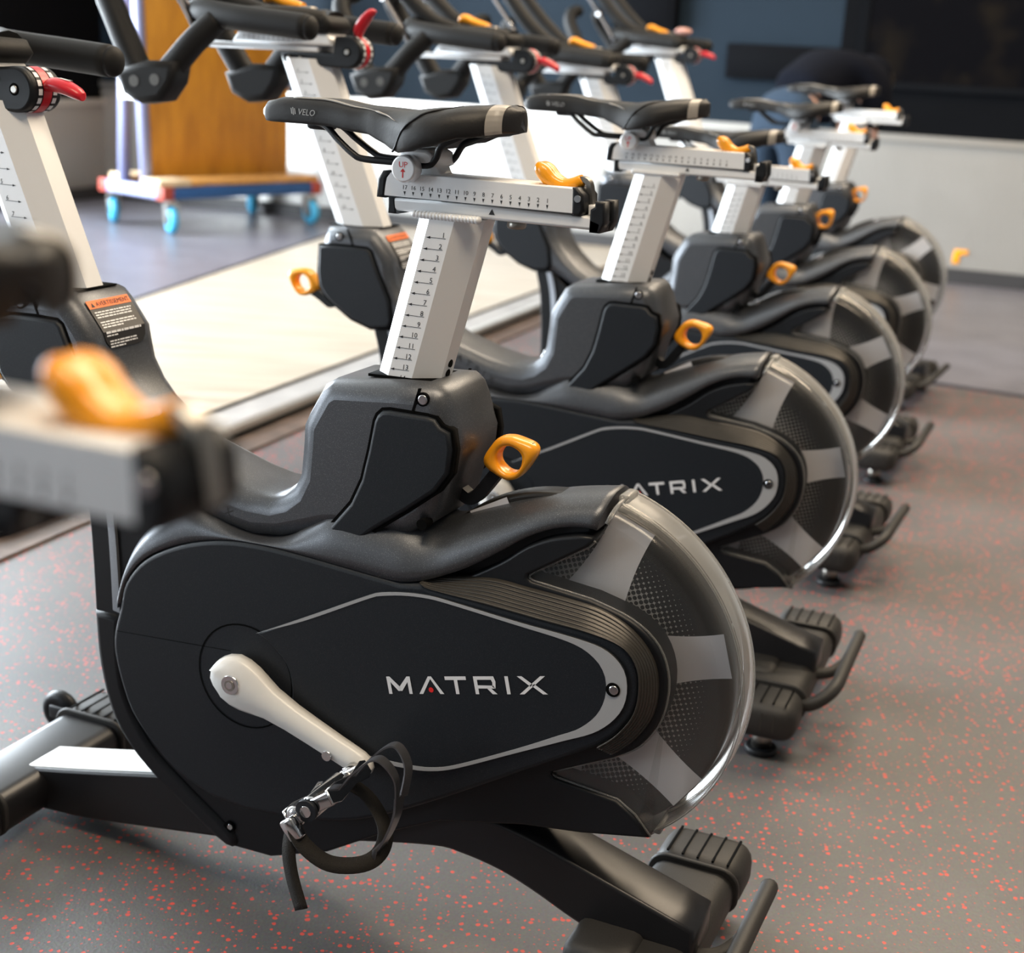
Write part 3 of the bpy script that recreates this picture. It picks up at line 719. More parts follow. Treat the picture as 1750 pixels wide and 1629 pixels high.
    b = MB().slab([(.352, .8785), (.3615, .8785), (.365, .884), (.3635, .899), (.357, .9065), (.351, .9065)], -.0242, .020, .003, 2)
    b.m(1).cyl((.3585, -.0240, .896), (.3585, -.0258, .896), .0036, 14); b.build('end_cap', ['black', 'chrome'], ca)
    b = MB(); P = cr([(.3035, 0, .924), (.312, 0, .920), (.322, 0, .911), (.334, 0, .9065), (.346, 0, .910), (.353, 0, .914)], 5)
    rr = []; nP = len(P)
    for i, p in enumerate(P):
        t = i / (nP - 1); wy = .0165 * (1 - .62 * t ** 1.5) * (sin(pi * min(1, t * 3 + .16) / 2) ** .6); hz = .0122 * (1 - .45 * t) * (sin(pi * min(1, t * 3 + .12) / 2) ** .6)
        tn = (P[min(i + 1, nP - 1)] - P[max(i - 1, 0)]).normalized(); up = V3((-tn.z, 0, tn.x))
        rr.append([p + V3((0, 1, 0)) * wy * cos(a) + up * hz * (sin(a) if sin(a) < 0 else sin(a) * (.55 + .45 * abs(cos(a)))) for a in [2 * pi * j / 20 for j in range(20)]])
    b.loft(rr); lv = b.build('slide_lever', 'orange', ca)
    b = MB().tube(cr([(.343, 0, .9105), (.353, 0, .914), (.360, 0, .911), (.363, 0, .902), (.366, 0, .884)], 4), .0050, sec=[(.5, -1), (.5, 1), (-.5, 1), (-.5, -1)])
    b.build('lever_bracket', 'darksteel', ca, sharp=40)
    # clamp block and knob
    b = MB().slab([(.158, .904), (.205, .904), (.200, .908), (.196, .916), (.195, .930), (.162, .930), (.161, .916)], -.014, .014, .004, 2)
    b.slab([(.155, .915), (.198, .915), (.196, .928), (.188, .932), (.166, .932), (.157, .926)], -.025, .025, .004, 2)
    seat.append(b.build('saddle_clamp', 'silver', R))
    b = MB().cyl((.1705, -.024, .9115), (.1705, -.041, .9115), .0142, 32, bev=.0022)
    b.m(1).text('UP', (.1705, -.0413, .9130), (1, 0, 0), (0, 0, 1), .0085, align='CENTER')
    b.poly([(.1675, -.0413, .9085), (.1735, -.0413, .9085), (.1705, -.0413, .9120)]); b.poly([(.1698, -.0413, .9025), (.1712, -.0413, .9025), (.1712, -.0413, .9085), (.1698, -.0413, .9085)])
    kn = b.build('clamp_knob', ['satin', 'reddot'], R, recalc=False); tag(kn, 'chrome clamp knob marked UP in red with an arrow'); seat.append(kn)
    # ---- saddle ----------------------------------------------------------
    def lerp_t(T, x):
        for (a, va), (b_, vb) in zip(T, T[1:]):
            if x <= b_:
                t = (x - a) / (b_ - a); t = max(0, min(1, t)); t = t * t * (3 - 2 * t); return va + (vb - va) * t
        return T[-1][1]
    Tz = [(-.020, .962), (-.012, .9695), (.010, .9745), (.06, .9755), (.11, .971), (.16, .970), (.21, .9765), (.25, .981), (.272, .9815), (.2845, .977)]
    Tw = [(-.020, .010), (-.012, .0175), (.005, .0215), (.06, .024), (.11, .030), (.145, .041), (.165, .053), (.185, .064), (.205, .0675), (.225, .0655), (.245, .058), (.260, .049), (.272, .037), (.280, .023), (.2845, .009)]
    Tb = [(-.020, .954), (-.01, .9475), (.06, .9475), (.12, .9430), (.15, .9345), (.166, .9275), (.185, .930), (.21, .937), (.24, .947), (.2845, .954)]
    def sad(x, k):
        """k 0..10 from the crown to the lower edge on the near side"""
        zt, w, zb = lerp_t(Tz, x), lerp_t(Tw, x), lerp_t(Tb, x); 
        wing = max(0, min(1, (x - .13) / .06))
        prof = [(0, 0), (.25, 0), (.5, .02), (.7, .06), (.85, .15), (.95, .30), (1., .50), (1.01, .70), (1.0, .88), (.97, .98), (.93, 1.)]
        u, v = prof[k]; v = v * (1 - .0 * wing); v += wing * .10 * (u ** 2) * (1 - v) - (0.10 * (1 - u) if False else 0)
        dip = .0035 * max(0, 1 - (u / .3) ** 2) * max(0, min(1, (x - .02) / .05))
        rx = max(0, min(1, (x - .15) / .11)); rx = rx * rx * (3 - 2 * rx)
        return V3((x, -w * u, zt - dip - (zt - zb) * v))
    xs = [-.020, -.017, -.012, -.005, .005] + [.02 + .0115 * i for i in range(22)] + [.268, .273, .277, .280, .2825, .2845]
    rings = []
    for x in xs:
        A_ = [sad(x, k) for k in range(11)]; w = lerp_t(Tw, x); zb = lerp_t(Tb, x)
        under = [V3((x + (A_[10].x - x) * .5, -w * .55, zb + .008)), V3((x, 0, zb + .014))]
        half = A_ + under
        rings.append([V3((p.x, p.y, p.z)) for p in half] + [V3((p.x, -p.y, p.z)) for p in half[-2::-1]][:-1])
    b = MB().loft(rings); sd = b.build('saddle', 'saddle', R, sharp=65); seat.append(sd)
    def sadf(x, kf):
        k = int(kf); f = kf - k; k = min(k, 9); return sad(x, k).lerp(sad(x, k + 1), f)
    for s in (1, -1):
        b = MB(); P = []
        for i in range(26):
            x = .022 + .142 * i / 25; kf = 2.9 + 1.7 * (i / 25) ** 2; p = sadf(x, kf); P.append((p.x, p.y * s - s * .0004, p.z + .0006))
        b.tube(P, [.0002 + .0011 * sin(pi * min(1, (i + 1) / 20)) if i < 20 else .0011 * (26 - i) / 6 + .0001 for i in range(26)], 6)
        tag(b.build('piping', 'saddlegrey', sd), 'pale grey line along the nose')
        b = MB(); b.tube([(lambda p: (p.x, s * (p.y - .0003), p.z + .0004))(sadf(x, k)) for x, k in c2([(.163, 9.2), (.168, 7.8), (.176, 6.2), (.19, 4.6), (.212, 3.0), (.245, 1.4)], 5)], [.0013] * 20 + [.0009, .0006, .0004, .0003, .0002, .0001], 6)
        b.build('wing_piping', 'black', sd)
        b = MB()
        q0 = None
        for k in range(0, 50):
            kf = 1.2 + 8.2 * k / 49
            q = []
            for c_ in range(6):
                p = sadf(.2635 + .0024 * c_, kf); q.append(b.bm.verts.new((p.x + .0004, s * (p.y - .0010 * min(1, kf / 5)), p.z + .0010 * max(0, 1 - kf / 7))))
            if q0:
                for c_ in range(5): b.face((q0[c_], q0[c_ + 1], q[c_ + 1], q[c_]))
            q0 = q
        tag(b.build('tail_stripe', 'saddlegrey', sd, recalc=False), 'pale grey band at the tail')
    # perforated centre and maker's mark
    b = MB()
    for s in (1, -1):
        yq = lambda x: s * (lerp_t(Tw, x) * 1.011 + .0005) 
        o = V3((.024 if s > 0 else .056, -yq(.03), .9572))
        dx = V3((1 * s, -.06 * s * s, -.02 * s)); dz = V3((0, 0, 1))
        b.text('VELO', o + dx * .0085 + V3((0, -s * .0006, 0)), dx, dz, .0092, shear=.25)
        cc = o + dx * .0035 + dz * .0032 + V3((0, -s * .0006, 0))
        for k in range(-1, 2):
            b.poly([cc + dx * (k * .0022 - .0016) + dz * (.0040 - abs(k) * .001), cc + dx * (k * .0022 - .0004) + dz * (.0040 - abs(k) * .001), cc + dx * (k * .0022 + .0008) - dz * (.0040 - abs(k) * .001), cc + dx * (k * .0022 - .0006) - dz * (.0040 - abs(k) * .001)])
    b.build('lettering', 'greyletter', sd, recalc=False)
    b = MB()
    for s in (-1, 1):
        b.tube(cr([(.030, s * .010, .952), (.060, s * .015, .948), (.080, s * .019, .934), (.100, s * .022, .921), (.114, s * .022, .9165), (.160, s * .022, .916), (.188, s * .022, .9155), (.198, s * .023, .922), (.206, s * .026, .936), (.222, s * .030, .944), (.250, s * .032, .955)], 5), .0036, 10)
    b.box((.232, -.036, .948), (.262, .036, .962), .005); b.box((.035, -.012, .942), (.062, .012, .954), .004)
    b.build('saddle_rails', 'black', sd)
    # ---- handlebar post, rail, mount -------------------------------------
    o8b = [(.0, -.015), (.024, -.033), (.062, -.033), (.092, -.015), (.092, .015), (.062, .033), (.024, .033), (.0, .015)]
    hs = (-.478 + .362) / (1.014 - .732)
    b = post(-.358 - hs * (.735 - .60), .60, -.358 + hs * (1.008 - .735), 1.008, o8b)
    b.m(1)
    for k in range(13):
        z = .985 - k * .0185; x = -.358 + hs * (z - .735) + .030
        for s in (-1, 1):
            b.poly([(x, s * .0333, z), (x + .024, s * .0333, z), (x + .024, s * .0333, z + .0006), (x, s * .0333, z + .0006)])
            b.poly([(x + .024, s * .0333, z + .0003), (x + .0195, s * .0333, z - .0011), (x + .0195, s * .0333, z + .0017)])
            b.text(str(k + 1), (x + (.001 if s < 0 else .007), s * .0333, z + .0012), (-s, 0, 0), (0, 0, 1), .0078)
    bars.append(b.build('handlebar_post', ['silver', 'print'], R, recalc=False))
    b = MB().slab([(-.617, 1.0185), (-.392, 1.0185), (-.392, 1.0295), (-.612, 1.0295)], -.028, .028, .003)
    b.m(1).slab([(-.622, 1.017), (-.615, 1.017), (-.612, 1.0305), (-.622, 1.0305)], -.029, .029, .002); bars.append(b.build('handlebar_rail', ['silver', 'black'], R))
    b = MB().slab([(-.560, 1.0300), (-.362, 1.0300), (-.372, 1.050), (-.545, 1.050)], -.033, .033, .004)
    b.m(1)
    for s in (-1, 1):
        for k in range(14):
            x = -.535 + .0098 * k; b.text(str(14 - k), (x, s * .0332, 1.0395), (-s, 0, 0), (0, 0, 1), .006, align='CENTER'); b.poly([(x - .001, s * .0332, 1.0385), (x + .001, s * .0332, 1.0385), (x, s * .0332, 1.035)])
    bars.append(b.build('handlebar_carriage', ['silver', 'print'], R, recalc=False))
    KX, KZ = -.338, 1.0215
    mo = [(-.469, 1.0185), (-.462, 1.002), (-.452, .9975)] + [(KX + .0265 * cos(a), KZ + .0265 * sin(a)) for a in [radians(-90 + 12 * i) for i in range(16)]] + [(-.362, 1.046), (-.366, 1.0185)]
    b = MB().slab(mo, -.026, .026, .004, 2)
    b.m(1)
    for s in (-1, 1):
        for (x, z, r) in ((KX, KZ, .0048), (-.450, 1.0085, .0036), (-.428, 1.008, .0036)):
            b.m(2).cyl((x, s * .0255, z), (x, s * .0263, z), r * 1.5, 18); b.m(1).cyl((x, s * .0255, z), (x, s * .0275, z), r, 14, bev=.001)
    mt = b.build('resistance_mount', ['black', 'darksteel', 'seam'], R); bars.append(mt)
    b = MB()
    for i in range(22):
        a0, a1 = radians(-85 + 7.4 * i), radians(-85 + 7.4 * (i + 1))
        P = lambda a, yy: (KX + .0273 * cos(a), yy, KZ + .0273 * sin(a))
        b.m(0).poly([P(a0, -.007), P(a1, -.007), P(a1, .007), P(a0, .007)])
        for s in (-1, 1):
            b.m(1 if i % 3 else 2).poly([P(a0, s * .009), P(a1, s * .009), P(a1, s * .0155), P(a0, s * .0155)])
    b.build('dial_band', ['red', 'letter', 'print'], mt, recalc=False)
    b = MB(); P = cr([(.020, 0, .004), (.028, 0, .008), (.038, 0, .010), (.055, 0, .0085), (.072, 0, .004), (.079, 0, .001)], 4); n_ = len(P); rr = []
    for i, p in enumerate(P):
        t = i / (n_ - 1); wy = .0045 + .0095 * sin(pi * min(1, max(0, t * 1.15 - .15)) ** .8) ** .8; hz = .0042 + .0045 * sin(pi * t) ** .8
        rr.append([p + V3((0, wy * cos(a), hz * sin(a))) for a in [2 * pi * j / 16 for j in range(16)]])
    b.loft(rr); b.m(1).poly([(.042, -.004, .0189), (.060, -.002, .0172), (.060, .000, .0172), (.046, .0, .0187)]); b.poly([(.060, .004, .0172), (.044, .002, .0187), (.044, .001, .0187), (.058, .001, .0175)])
    rl = b.build('resistance_lever', ['red', 'letter'], R, recalc=False); rl.location = (KX, 0, KZ); bars.append(rl)
    # ---- handlebar ----------------------------------------------------------
    b = MB()
    for s in (-1, 1):
        y = lambda v: s * v
        b.tube(cr([(-.337, y(.150), 1.047), (-.342, y(.150), 1.048), (-.40, y(.148), 1.052), (-.47, y(.143), 1.058), (-.53, y(.128), 1.067), (-.575, y(.10), 1.078), (-.60, y(.055), 1.085), (-.605, y(.0), 1.086)], 5), [.006, .019] + [.0205] * 34, 14) if False else None
        P = cr([(-.335, y(.150), 1.056), (-.40, y(.148), 1.061), (-.47, y(.143), 1.066), (-.53, y(.128), 1.072), (-.575, y(.10), 1.078), (-.60, y(.055), 1.085), (-.605, y(.0), 1.086)], 6)
        b.tube(P, [.013] + [.0205] * (len(P) - 1), 14); b.ball((-.337, y(.150), 1.056), (.012, .0195, .0195), 14)
        # inner sweep from the stem to the grips
        P = cr([(-.385, y(.02), 1.068), (-.43, y(.055), 1.072), (-.475, y(.10), 1.068), (-.50, y(.135), 1.064)], 5); b.tube(P, .019, 12)
        # drop horn
        P = cr([(-.52, y(.135), 1.062), (-.555, y(.152), 1.025), (-.590, y(.160), .985), (-.622, y(.162), .958), (-.655, y(.160), .972), (-.682, y(.155), 1.010), (-.712, y(.148), 1.060), (-.742, y(.135), 1.105), (-.752, y(.11), 1.138), (-.738, y(.085), 1.148)], 5)
        b.tube(P, [.0205 + .002 * sin(pi * i / (len(P) - 1)) for i in range(len(P))], 12); b.ball((-.738, y(.085), 1.148), .0185, 12)
        # forward bars rising from the middle
        P = cr([(-.47, y(.05), 1.070), (-.54, y(.062), 1.092), (-.60, y(.066), 1.135), (-.66, y(.062), 1.195), (-.705, y(.055), 1.250), (-.735, y(.045), 1.285)], 5); b.tube(P, .0195, 12); b.ball((-.735, y(.045), 1.285), .0195, 12)
    b.slab([(-.600, 1.060), (-.372, 1.050), (-.362, 1.062), (-.372, 1.078), (-.45, 1.086), (-.60, 1.086)], -.042, .042, .010, 3)
    hb = b.build('handlebar', 'grip', R); bars.append(hb)
    for s in (-1, 1):
        b = MB(); y = lambda v: s * v
        pts = [(-.566, .994), (-.574, .958), (-.598, .928), (-.640, .921), (-.674, .936), (-.690, .974), (-.63, .992)]
        b.slab(pts, min(s * .134, s * .190), max(s * .134, s * .190), .012, 3)
        b.m(1)
        for (x, z) in ((-.607, .962), (-.648, .958)): b.cyl((x, s * .188, z), (x, s * .1906, z), .0095, 16)
        b.build('horn_cup', ['grip', 'bronze'], hb)
        b = MB().tube(cr([(-.575, y(.105), 1.03), (-.60, y(.105), 1.075), (-.66, y(.10), 1.15), (-.72, y(.095), 1.22)], 4), .010, sec=[(.25, -1), (.25, 1), (-.25, 1), (-.25, -1)])
        b.m(1).cyl((-.652, y(.088), 1.14), (-.652, y(.112), 1.14), .007, 12); b.build('holder_strip', ['clipsteel', 'chrome'], hb)
    b = MB(); P = cr([(-.512, 0, 1.103), (-.495, 0, 1.106), (-.47, 0, 1.098), (-.437, 0, 1.090)], 5); n_ = len(P); rr = []
    for i, p in enumerate(P):
        t = i / (n_ - 1); wy = .020 * (sin(pi * min(1, t * 3 + .16) / 2) ** .6) * (1 - .45 * t); hz = .012 * (sin(pi * min(1, t * 3 + .16) / 2) ** .6) * (1 - .3 * t)
        rr.append([p + V3((0, wy * cos(a), hz * sin(a))) for a in [2 * pi * j / 16 for j in range(16)]])
    b.loft(rr); b.m(1).box((-.460, -.012, 1.080), (-.415, .012, 1.093), .004); b.build('slide_lever', ['orange', 'darksteel'], hb)
    # ---- cranks and pedals ------------------------------------------------------
    def crank(s):
        b = MB(); e = V3((.166, 0, -.066)).normalized(); nn = V3((-e.z, 0, e.x)); rows = []; Ln = .1785
        prof = [(-.031, .004), (-.029, .014), (-.022, .022), (-.010, .0295), (.004, .0312), (.018, .0295), (.032, .0252), (.05, .0198), (.08, .0165), (.11, .0155), (.14, .015), (.165, .015), (.176, .0148), (.186, .012), (.1925, .004)]
        for t, w in prof:
            c = e * t; yb = .086; yt = .107 - .006 * max(0, (t - .03) / .16); yr = yt + .0005
            q = lambda k, yy: (c.x + nn.x * w * k, s * yy, c.z + nn.z * w * k)
            rows.append([q(-1, yb), q(-1, yt - .009), q(-.82, yt - .0045), q(.12, yr), q(.85, yt - .005), q(1, yt - .010), q(1, yb)])
        b.loft(rows)
        b.m(1).cyl((0, s * .100, 0), (0, s * .1085, 0), .0115, 24); b.m(2).cyl((0, s * .1085, 0), (0, s * .1092, 0), .0068, 20); b.m(1).cyl((0, s * .1092, 0), (0, s * .1096, 0), .0045, 6)
        p = e * .150; b.m(1).cyl((p.x - .012, s * .098, p.z - .004), (p.x - .012, s * .104, p.z - .004), .006, 12)
        o = b.build('crank_arm', ['white', 'chrome', 'darksteel'], R); o.location = (CRANK[0], 0, CRANK[1]); return o
    def pedal(s):
        """pedal axle along s*y from its root; the toe clip reaches out along +x"""
        y = lambda v: s * v
        b = MB().cyl((0, y(.0), 0), (0, y(.105), 0), .0065, 12); b.cyl((0, y(.0), 0), (0, y(.018), 0), .010, 14)
        b.cyl((0, y(.03), 0), (0, y(.095), 0), .0125, 16, bev=.003)
        for sx in (-1, 1):
            b.slab([(y(.018), .008), (y(.026), .011), (y(.05), .006), (y(.078), .011), (y(.098), .010), (y(.100), -.006), (y(.085), -.010), (y(.05), -.006), (y(.026), -.010), (y(.018), -.006)], sx * .033 - .0018, sx * .033 + .0018, .0008, 1, axis='x')
        b.box((-.034, min(y(.020), y(.028)), -.008), (.034, max(y(.020), y(.028)), .008), .002); b.box((-.034, min(y(.092), y(.098)), -.008), (.034, max(y(.092), y(.098)), .008), .002)
        b.ball((-.018, y(.10), .0), (.012, .006, .012), 12)
        b.m(1).cyl((0, y(.099), 0), (0, y(.104), 0), .0125, 20)
        o = b.build('pedal', ['chrome', 'panel'], R)
        b = MB(); sec4 = [(.14, -1), (.14, 1), (-.14, 1), (-.14, -1)]
        for v in (.040, .075):
            b.tube(cr([(.030, y(v), .0), (.060, y(v), .010), (.090, y(v), .014), (.101, y(v), .006), (.100, y(v + .004 * (1 if v < .06 else -1)), -.016), (.080, y(v + .010 * (1 if v < .06 else -1)), -.040)], 5), .0065, sec=sec4, up=(0, 0, 1))
        b.tube(cr([(.082, y(.058), -.036), (.068, y(.058), -.052), (.045, y(.058), -.068), (.022, y(.060), -.080)], 5), .0095, sec=sec4, up=(0, 0, 1))
        b.tube([(.026, y(.046), -.0765), (.026, y(.072), -.0765), (.018, y(.072), -.084), (.018, y(.046), -.084)], .003, 6, True)
        b.build('toe_clip', 'clipsteel', o, sharp=40)
        b = MB(); sec5 = [(.12, -1), (.12, 1), (-.12, 1), (-.12, -1)]
        b.tube(cr([(-.004, y(.022), .0), (.010, y(.016), -.030), (.020, y(.030), -.066), (.022, y(.058), -.082), (.014, y(.085), -.080), (-.006, y(.106), -.060), (-.018, y(.112), -.030), (-.020, y(.108), -.006)], 6), .0090, sec=sec5, up=(1, 0, 0))
        b.tube(cr([(-.020, y(.112), -.008), (-.034, y(.118), -.026), (-.046, y(.121), -.052), (-.054, y(.126), -.088)], 5), .0078, sec=sec5, up=(0, 1, 0))
        b.m(1).box((-.030, min(y(.105), y(.117)), -.022), (-.012, max(y(.105), y(.117)), .004), .003)
        b.build('toe_strap', ['webbing', 'chrome'], o)
        return o
    cl, cr_ = crank(-1), crank(1); pl, pr = pedal(-1), pedal(1)
    return R, seat, bars, (cl, cr_, pl, pr), fw

def setcrank(parts, phi):
    """phi turns both arms about the axle from the pose of the nearest bike"""
    cl, cr_, pl, pr = parts; e = V3((.166, 0, -.066)).normalized() * .1785
    for o, q, sg, y in ((cl, pl, 1, -.105), (cr_, pr, -1, .105)):
        a = phi + (pi if sg < 0 else 0)
        o.rotation_euler = (0, a, 0)
        v = Matrix.Rotation(a, 3, 'Y') @ e
        q.location = (CRANK[0] + v.x, y, CRANK[1] + v.z)

ref = make_bike()
SLIDES = (0, 0, 0, 0, 0, .085)
BIKES = [  # x, y, turn, seat lift, bar lift, bar slide, lever turn, crank turn, flywheel turn, left/right pedal tilt, label
    (-.26987, 1.57672, -.40307, 0., -.060, -.040, 4, 0, 0, -37, -97, 'nearest whole exercise bike, its silver-outlined side panel and white crank in sharp focus'),
    (.00929, 2.35161, -.37654, 0., 0., 0., -62, 62, 0, 0, -60, 'second whole exercise bike, directly behind the sharp one, red lever pointing up'),
    (.28869, 3.14596, -.42077, -.070, 0., .005, 12, 80, 14, 0, -40, 'exercise bike with the lowest saddle, third from the front of those seen whole'),
    (.55916, 3.93427, -.39749, -.020, -.025, 0., 12, 150, 8, 0, -40, 'fourth whole exercise bike, one before the end of the row'),
    (.85658, 4.82990, -.46295, .020, .045, 0., 4, 100, 28, 0, -40, 'farthest exercise bike at the end of the row, by the speckled floor\'s edge'),
    (-.513, .620, -.40307, -.005, -.03, 0., 4, 30, 0, 0, -60, 'closest blurred exercise bike, only its orange seat lever and saddle tail seen at left edge'),
]
def copy_tree(o, parent=None, mp=None):
    c = o.copy(); COL.objects.link(c); c.parent = parent; mp[o.name] = c
    for ch in list(o.children): copy_tree(ch, c, mp)
    return c
def tilt_saddle(o, dx, dz, deg, c=V3((.18, 0, .92))):
    m = Matrix.Rotation(radians(deg), 3, 'Y'); o.rotation_euler = (0, radians(deg), 0); o.location = o.location + c - m @ c + V3((dx, 0, dz))
built = []
R0, seat0, bars0, crank0, fly0 = ref
for i, B_ in enumerate(BIKES):
    if i == 0: built.append(ref)
    else:
        mp = {}; r = copy_tree(R0, None, mp)
        built.append((r, [mp[o.name] for o in seat0], [mp[o.name] for o in bars0], [mp[o.name] for o in crank0], mp[fly0.name]))
for (r, seat, bars, ck, fl), (x, y, a, sl_, bl, bs, lt_, cp, ft, pt, pt2, lab), ss in zip(built, BIKES, SLIDES):
    r.location = (x, y, 0); r.rotation_euler = (0, 0, a)
    tag(r, lab, 'exercise bike', 'exercise bikes in a row')
    for o in seat: o.location = (.256 * sl_ + (0 if o.name.startswith(('seat_post', 'weld', 'seat_rail')) else ss), 0, sl_)
    for o in bars:
        sx = -.41 * bl + (0 if o.name.startswith('handlebar_post') else bs)
        o.location = (o.location.x + sx, 0, o.location.z + bl)
        if o.name.startswith('resistance_lever'): o.rotation_euler = (0, radians(lt_), 0)
    if ss: tilt_saddle([o for o in seat if o.name.startswith('saddle.') or o.name == 'saddle'][0], .005, -.008, 5)
    if y > 3.5:
        for o in r.children:
            if o.name.startswith('seat_height_pin'): tilt_saddle(o, -.004, .022, -24, V3((.236, 0, .566)))
    setcrank(ck, radians(cp)); ck[2].rotation_euler = (0, radians(pt), 0); ck[3].rotation_euler = (0, radians(pt2), 0)
    fl.rotation_euler = (0, -radians(ft), 0)

# ------------------------------------------------------------------ the room
WA = radians(-21.); wd = V3((cos(WA), sin(WA), 0)); wn = V3((sin(WA), -cos(WA), 0))       # back wall: along, into the room
WP = V3((2.27, 7.46, 0))                                                                   # a point of its foot
CORN = WP + wd * (-5.42)                                                                   # left corner
ld = -(Matrix.Rotation(radians(-90), 3, 'Z') @ wd) * -1                                    # along the left wall towards the viewer
ld = V3((-wd.y, wd.x, 0)) * -1
HC = 3.3
def room_piece(name, o, ex, ey, x0, x1, z0, z1, t, m, kind='structure'):
    """box on a wall: ex along, ey into the room, thickness t"""
    b = MB(); b.box((x0, 0, z0), (x1, t, z1)); ob = b.build(name, m)
    ob.matrix_world = Matrix(((ex.x, ey.x, 0, o.x), (ex.y, ey.y, 0, o.y), (0, 0, 1, 0), (0, 0, 0, 1)))
    if kind: ob['kind'] = kind
    return ob
def frame_at(o, ex):
    ey = V3((-ex.y, ex.x, 0)); return Matrix(((ex.x, ey.x, 0, o.x), (ex.y, ey.y, 0, o.y), (0, 0, 1, 0), (0, 0, 0, 1)))

b = MB(); b.poly([(-9, -5, 0), (9, -5, 0), (9, 12, 0), (-9, 12, 0)])
tag(b.build('floor', 'floor'), kind='structure')
b = MB(); b.poly([(-9, -5, HC), (-9, 12, HC), (9, 12, HC), (9, -5, HC)])
tag(b.build('ceiling', 'ceil'), kind='structure')
# back wall, its metal wainscot and its foot
room_piece('wall_back', CORN - wn * .15, wd, wn, -.2, 10., 0, HC, .15, 'wallnavy')
room_piece('trim_1', CORN, wd, wn, 0, 10., .05, .715, .012, 'diamond')
room_piece('trim_2', CORN, wd, wn, 0, 10., .715, .752, .03, 'trimmetal')
room_piece('baseboard_back', CORN, wd, wn, 0, 10., 0, .085, .05, 'basedark')
# darker half of the back wall with a framed black mural
sx = (V3((1.60, 7.71, 0)) - CORN).dot(wd)
room_piece('trim_3', CORN, wd, wn, sx, 10., .752, HC, .012, 'walldark')
mu = room_piece('wall_mural', CORN + wn * .012, wd, wn, sx + .14, sx + 3.2, .99, 2.9, .02, 'mural', None)
tag(mu, 'large dark mural panel with faint brown marks on the back wall', 'wall panel')
fr = MB()
for x0, x1, z0, z1 in ((0, .05, 0, 1.95), (.05, 3.1, 0, .04), (.05, 3.1, 1.91, 1.95), (3.1, 3.15, 0, 1.95)): fr.box((x0, 0, z0), (x1, .03, z1), .004)
fr = fr.build('panel_frame', 'walldark', mu); fr.location = (sx + .09, -.005, .97)
# left wall: solid to the corner, then a wide shop window
ln = wd
WINS = ((1.4, 7.0), (9.6, 12.4))  # second, nearer window is added out of view as front fill
def left_piece(name, x0, x1, z0, z1, t, m, off=0., kind='structure'):
    return room_piece(name, CORN + ln * off, ld, ln, x0, x1, z0, z1, t, m, kind)
for k, (x0, x1) in enumerate(((-.2, 1.4), (7.0, 9.6), (12.4, 15.))): left_piece('wall_left' + ('', '_middle', '_front')[k], x0, x1, 0, HC, .15, 'walldark', -.15)
left_piece('trim_4', 0, 1.4, .05, .60, .012, 'diamond')
left_piece('trim_5', 0, 1.4, .60, .64, .03, 'trimmetal')
left_piece('baseboard_left', 0, 1.4, 0, .085, .05, 'basedark')
for k, (x0, x1) in enumerate(WINS):
    left_piece('wall_left_sill', x0, x1, 0, .12, .15, 'walldark', -.15); left_piece('wall_left_head', x0, x1, 3.05, HC, .15, 'walldark', -.15)
    wb = MB()
    for q in range(4):
        x = x0 + (x1 - x0) * q / 3; wb.box((x - .03, -.05, .12), (x + .03, .05, 3.05), .004)
    for z in (.145, 1.6, 3.02): wb.box((x0, -.04, z - .025), (x1, .04, z + .025), .004)
    wf = wb.build('window_%d' % (k + 1), 'basedark'); wf.matrix_world = Matrix(((ld.x, ln.x, 0, CORN.x - ln.x * .07), (ld.y, ln.y, 0, CORN.y - ln.y * .07), (0, 0, 1, 0), (0, 0, 0, 1))); wf['kind'] = 'structure'
    g = MB(); g.poly([(x0, 0, .12), (x1, 0, .12), (x1, 0, 3.05), (x0, 0, 3.05)]); g.build('window_pane', 'glass', wf)
# the walls behind and beside the viewer
room_piece('wall_right', CORN + wd * 10., ld, -wd, 0, 14., 0, HC, .15, 'wallpale')
room_piece('wall_front', CORN + ld * 12., wd, -wn, -.2, 10., 0, HC, .15, 'wallpale')

# floor zones: plain dark rubber beyond the row, wood boards, sill, metal channel, brown strip
u = V3((.35, .937, 0)).normalized(); nn = V3((u.y, -u.x, 0)); W0 = V3((-.875, 3.83, 0))
def strip(name, a, b_, z0, z1, m, s0=-3.6, s1=3.35, bev=0.):
    o = MB().box((s0, a, z0), (s1, b_, z1), bev).build(name, m)
    o.matrix_world = Matrix(((u.x, nn.x, 0, W0.x), (u.y, nn.y, 0, W0.y), (0, 0, 1, 0), (0, 0, 0, 1))); o['kind'] = 'structure'; return o
def meet_back(p, d):   # where a floor line reaches the foot of the back wall
    t = ((CORN - p).dot(wn)) / d.dot(wn); return p + d * (t)
A_ = W0 - u * 3.6; B_ = meet_back(W0, u); u2 = (V3((-1.1, 7.85, 0)) - V3((-1.5, 5.75, 0))).normalized(); C_ = meet_back(V3((-1.5, 5.75, 0)), u2); D_ = V3((-1.5, 5.75, 0)) - u2 * 4.6
def plate(name, pts, z, m):
    b = MB(); lo_ = [b.bm.verts.new((p.x, p.y, .0005)) for p in pts]; hi = [b.bm.verts.new((p.x, p.y, z)) for p in pts]; n = len(pts)
    b.face(hi, False)
    for i in range(n): b.face((lo_[i], lo_[(i + 1) % n], hi[(i + 1) % n], hi[i]), False)
    o = b.build(name, m); o['kind'] = 'structure'; return o
B2 = B_ + wn * .06; C2_ = C_ + wn * .06
plate('floor_boards', [A_, B2, C2_, D_], .022, 'wood')
plate('floor_rubber', [D_ - u2 * .3, C2_ , CORN + wn * .02 + wd * .02, CORN + wd * .05 + ld * 12.], .012, 'plainrubber')
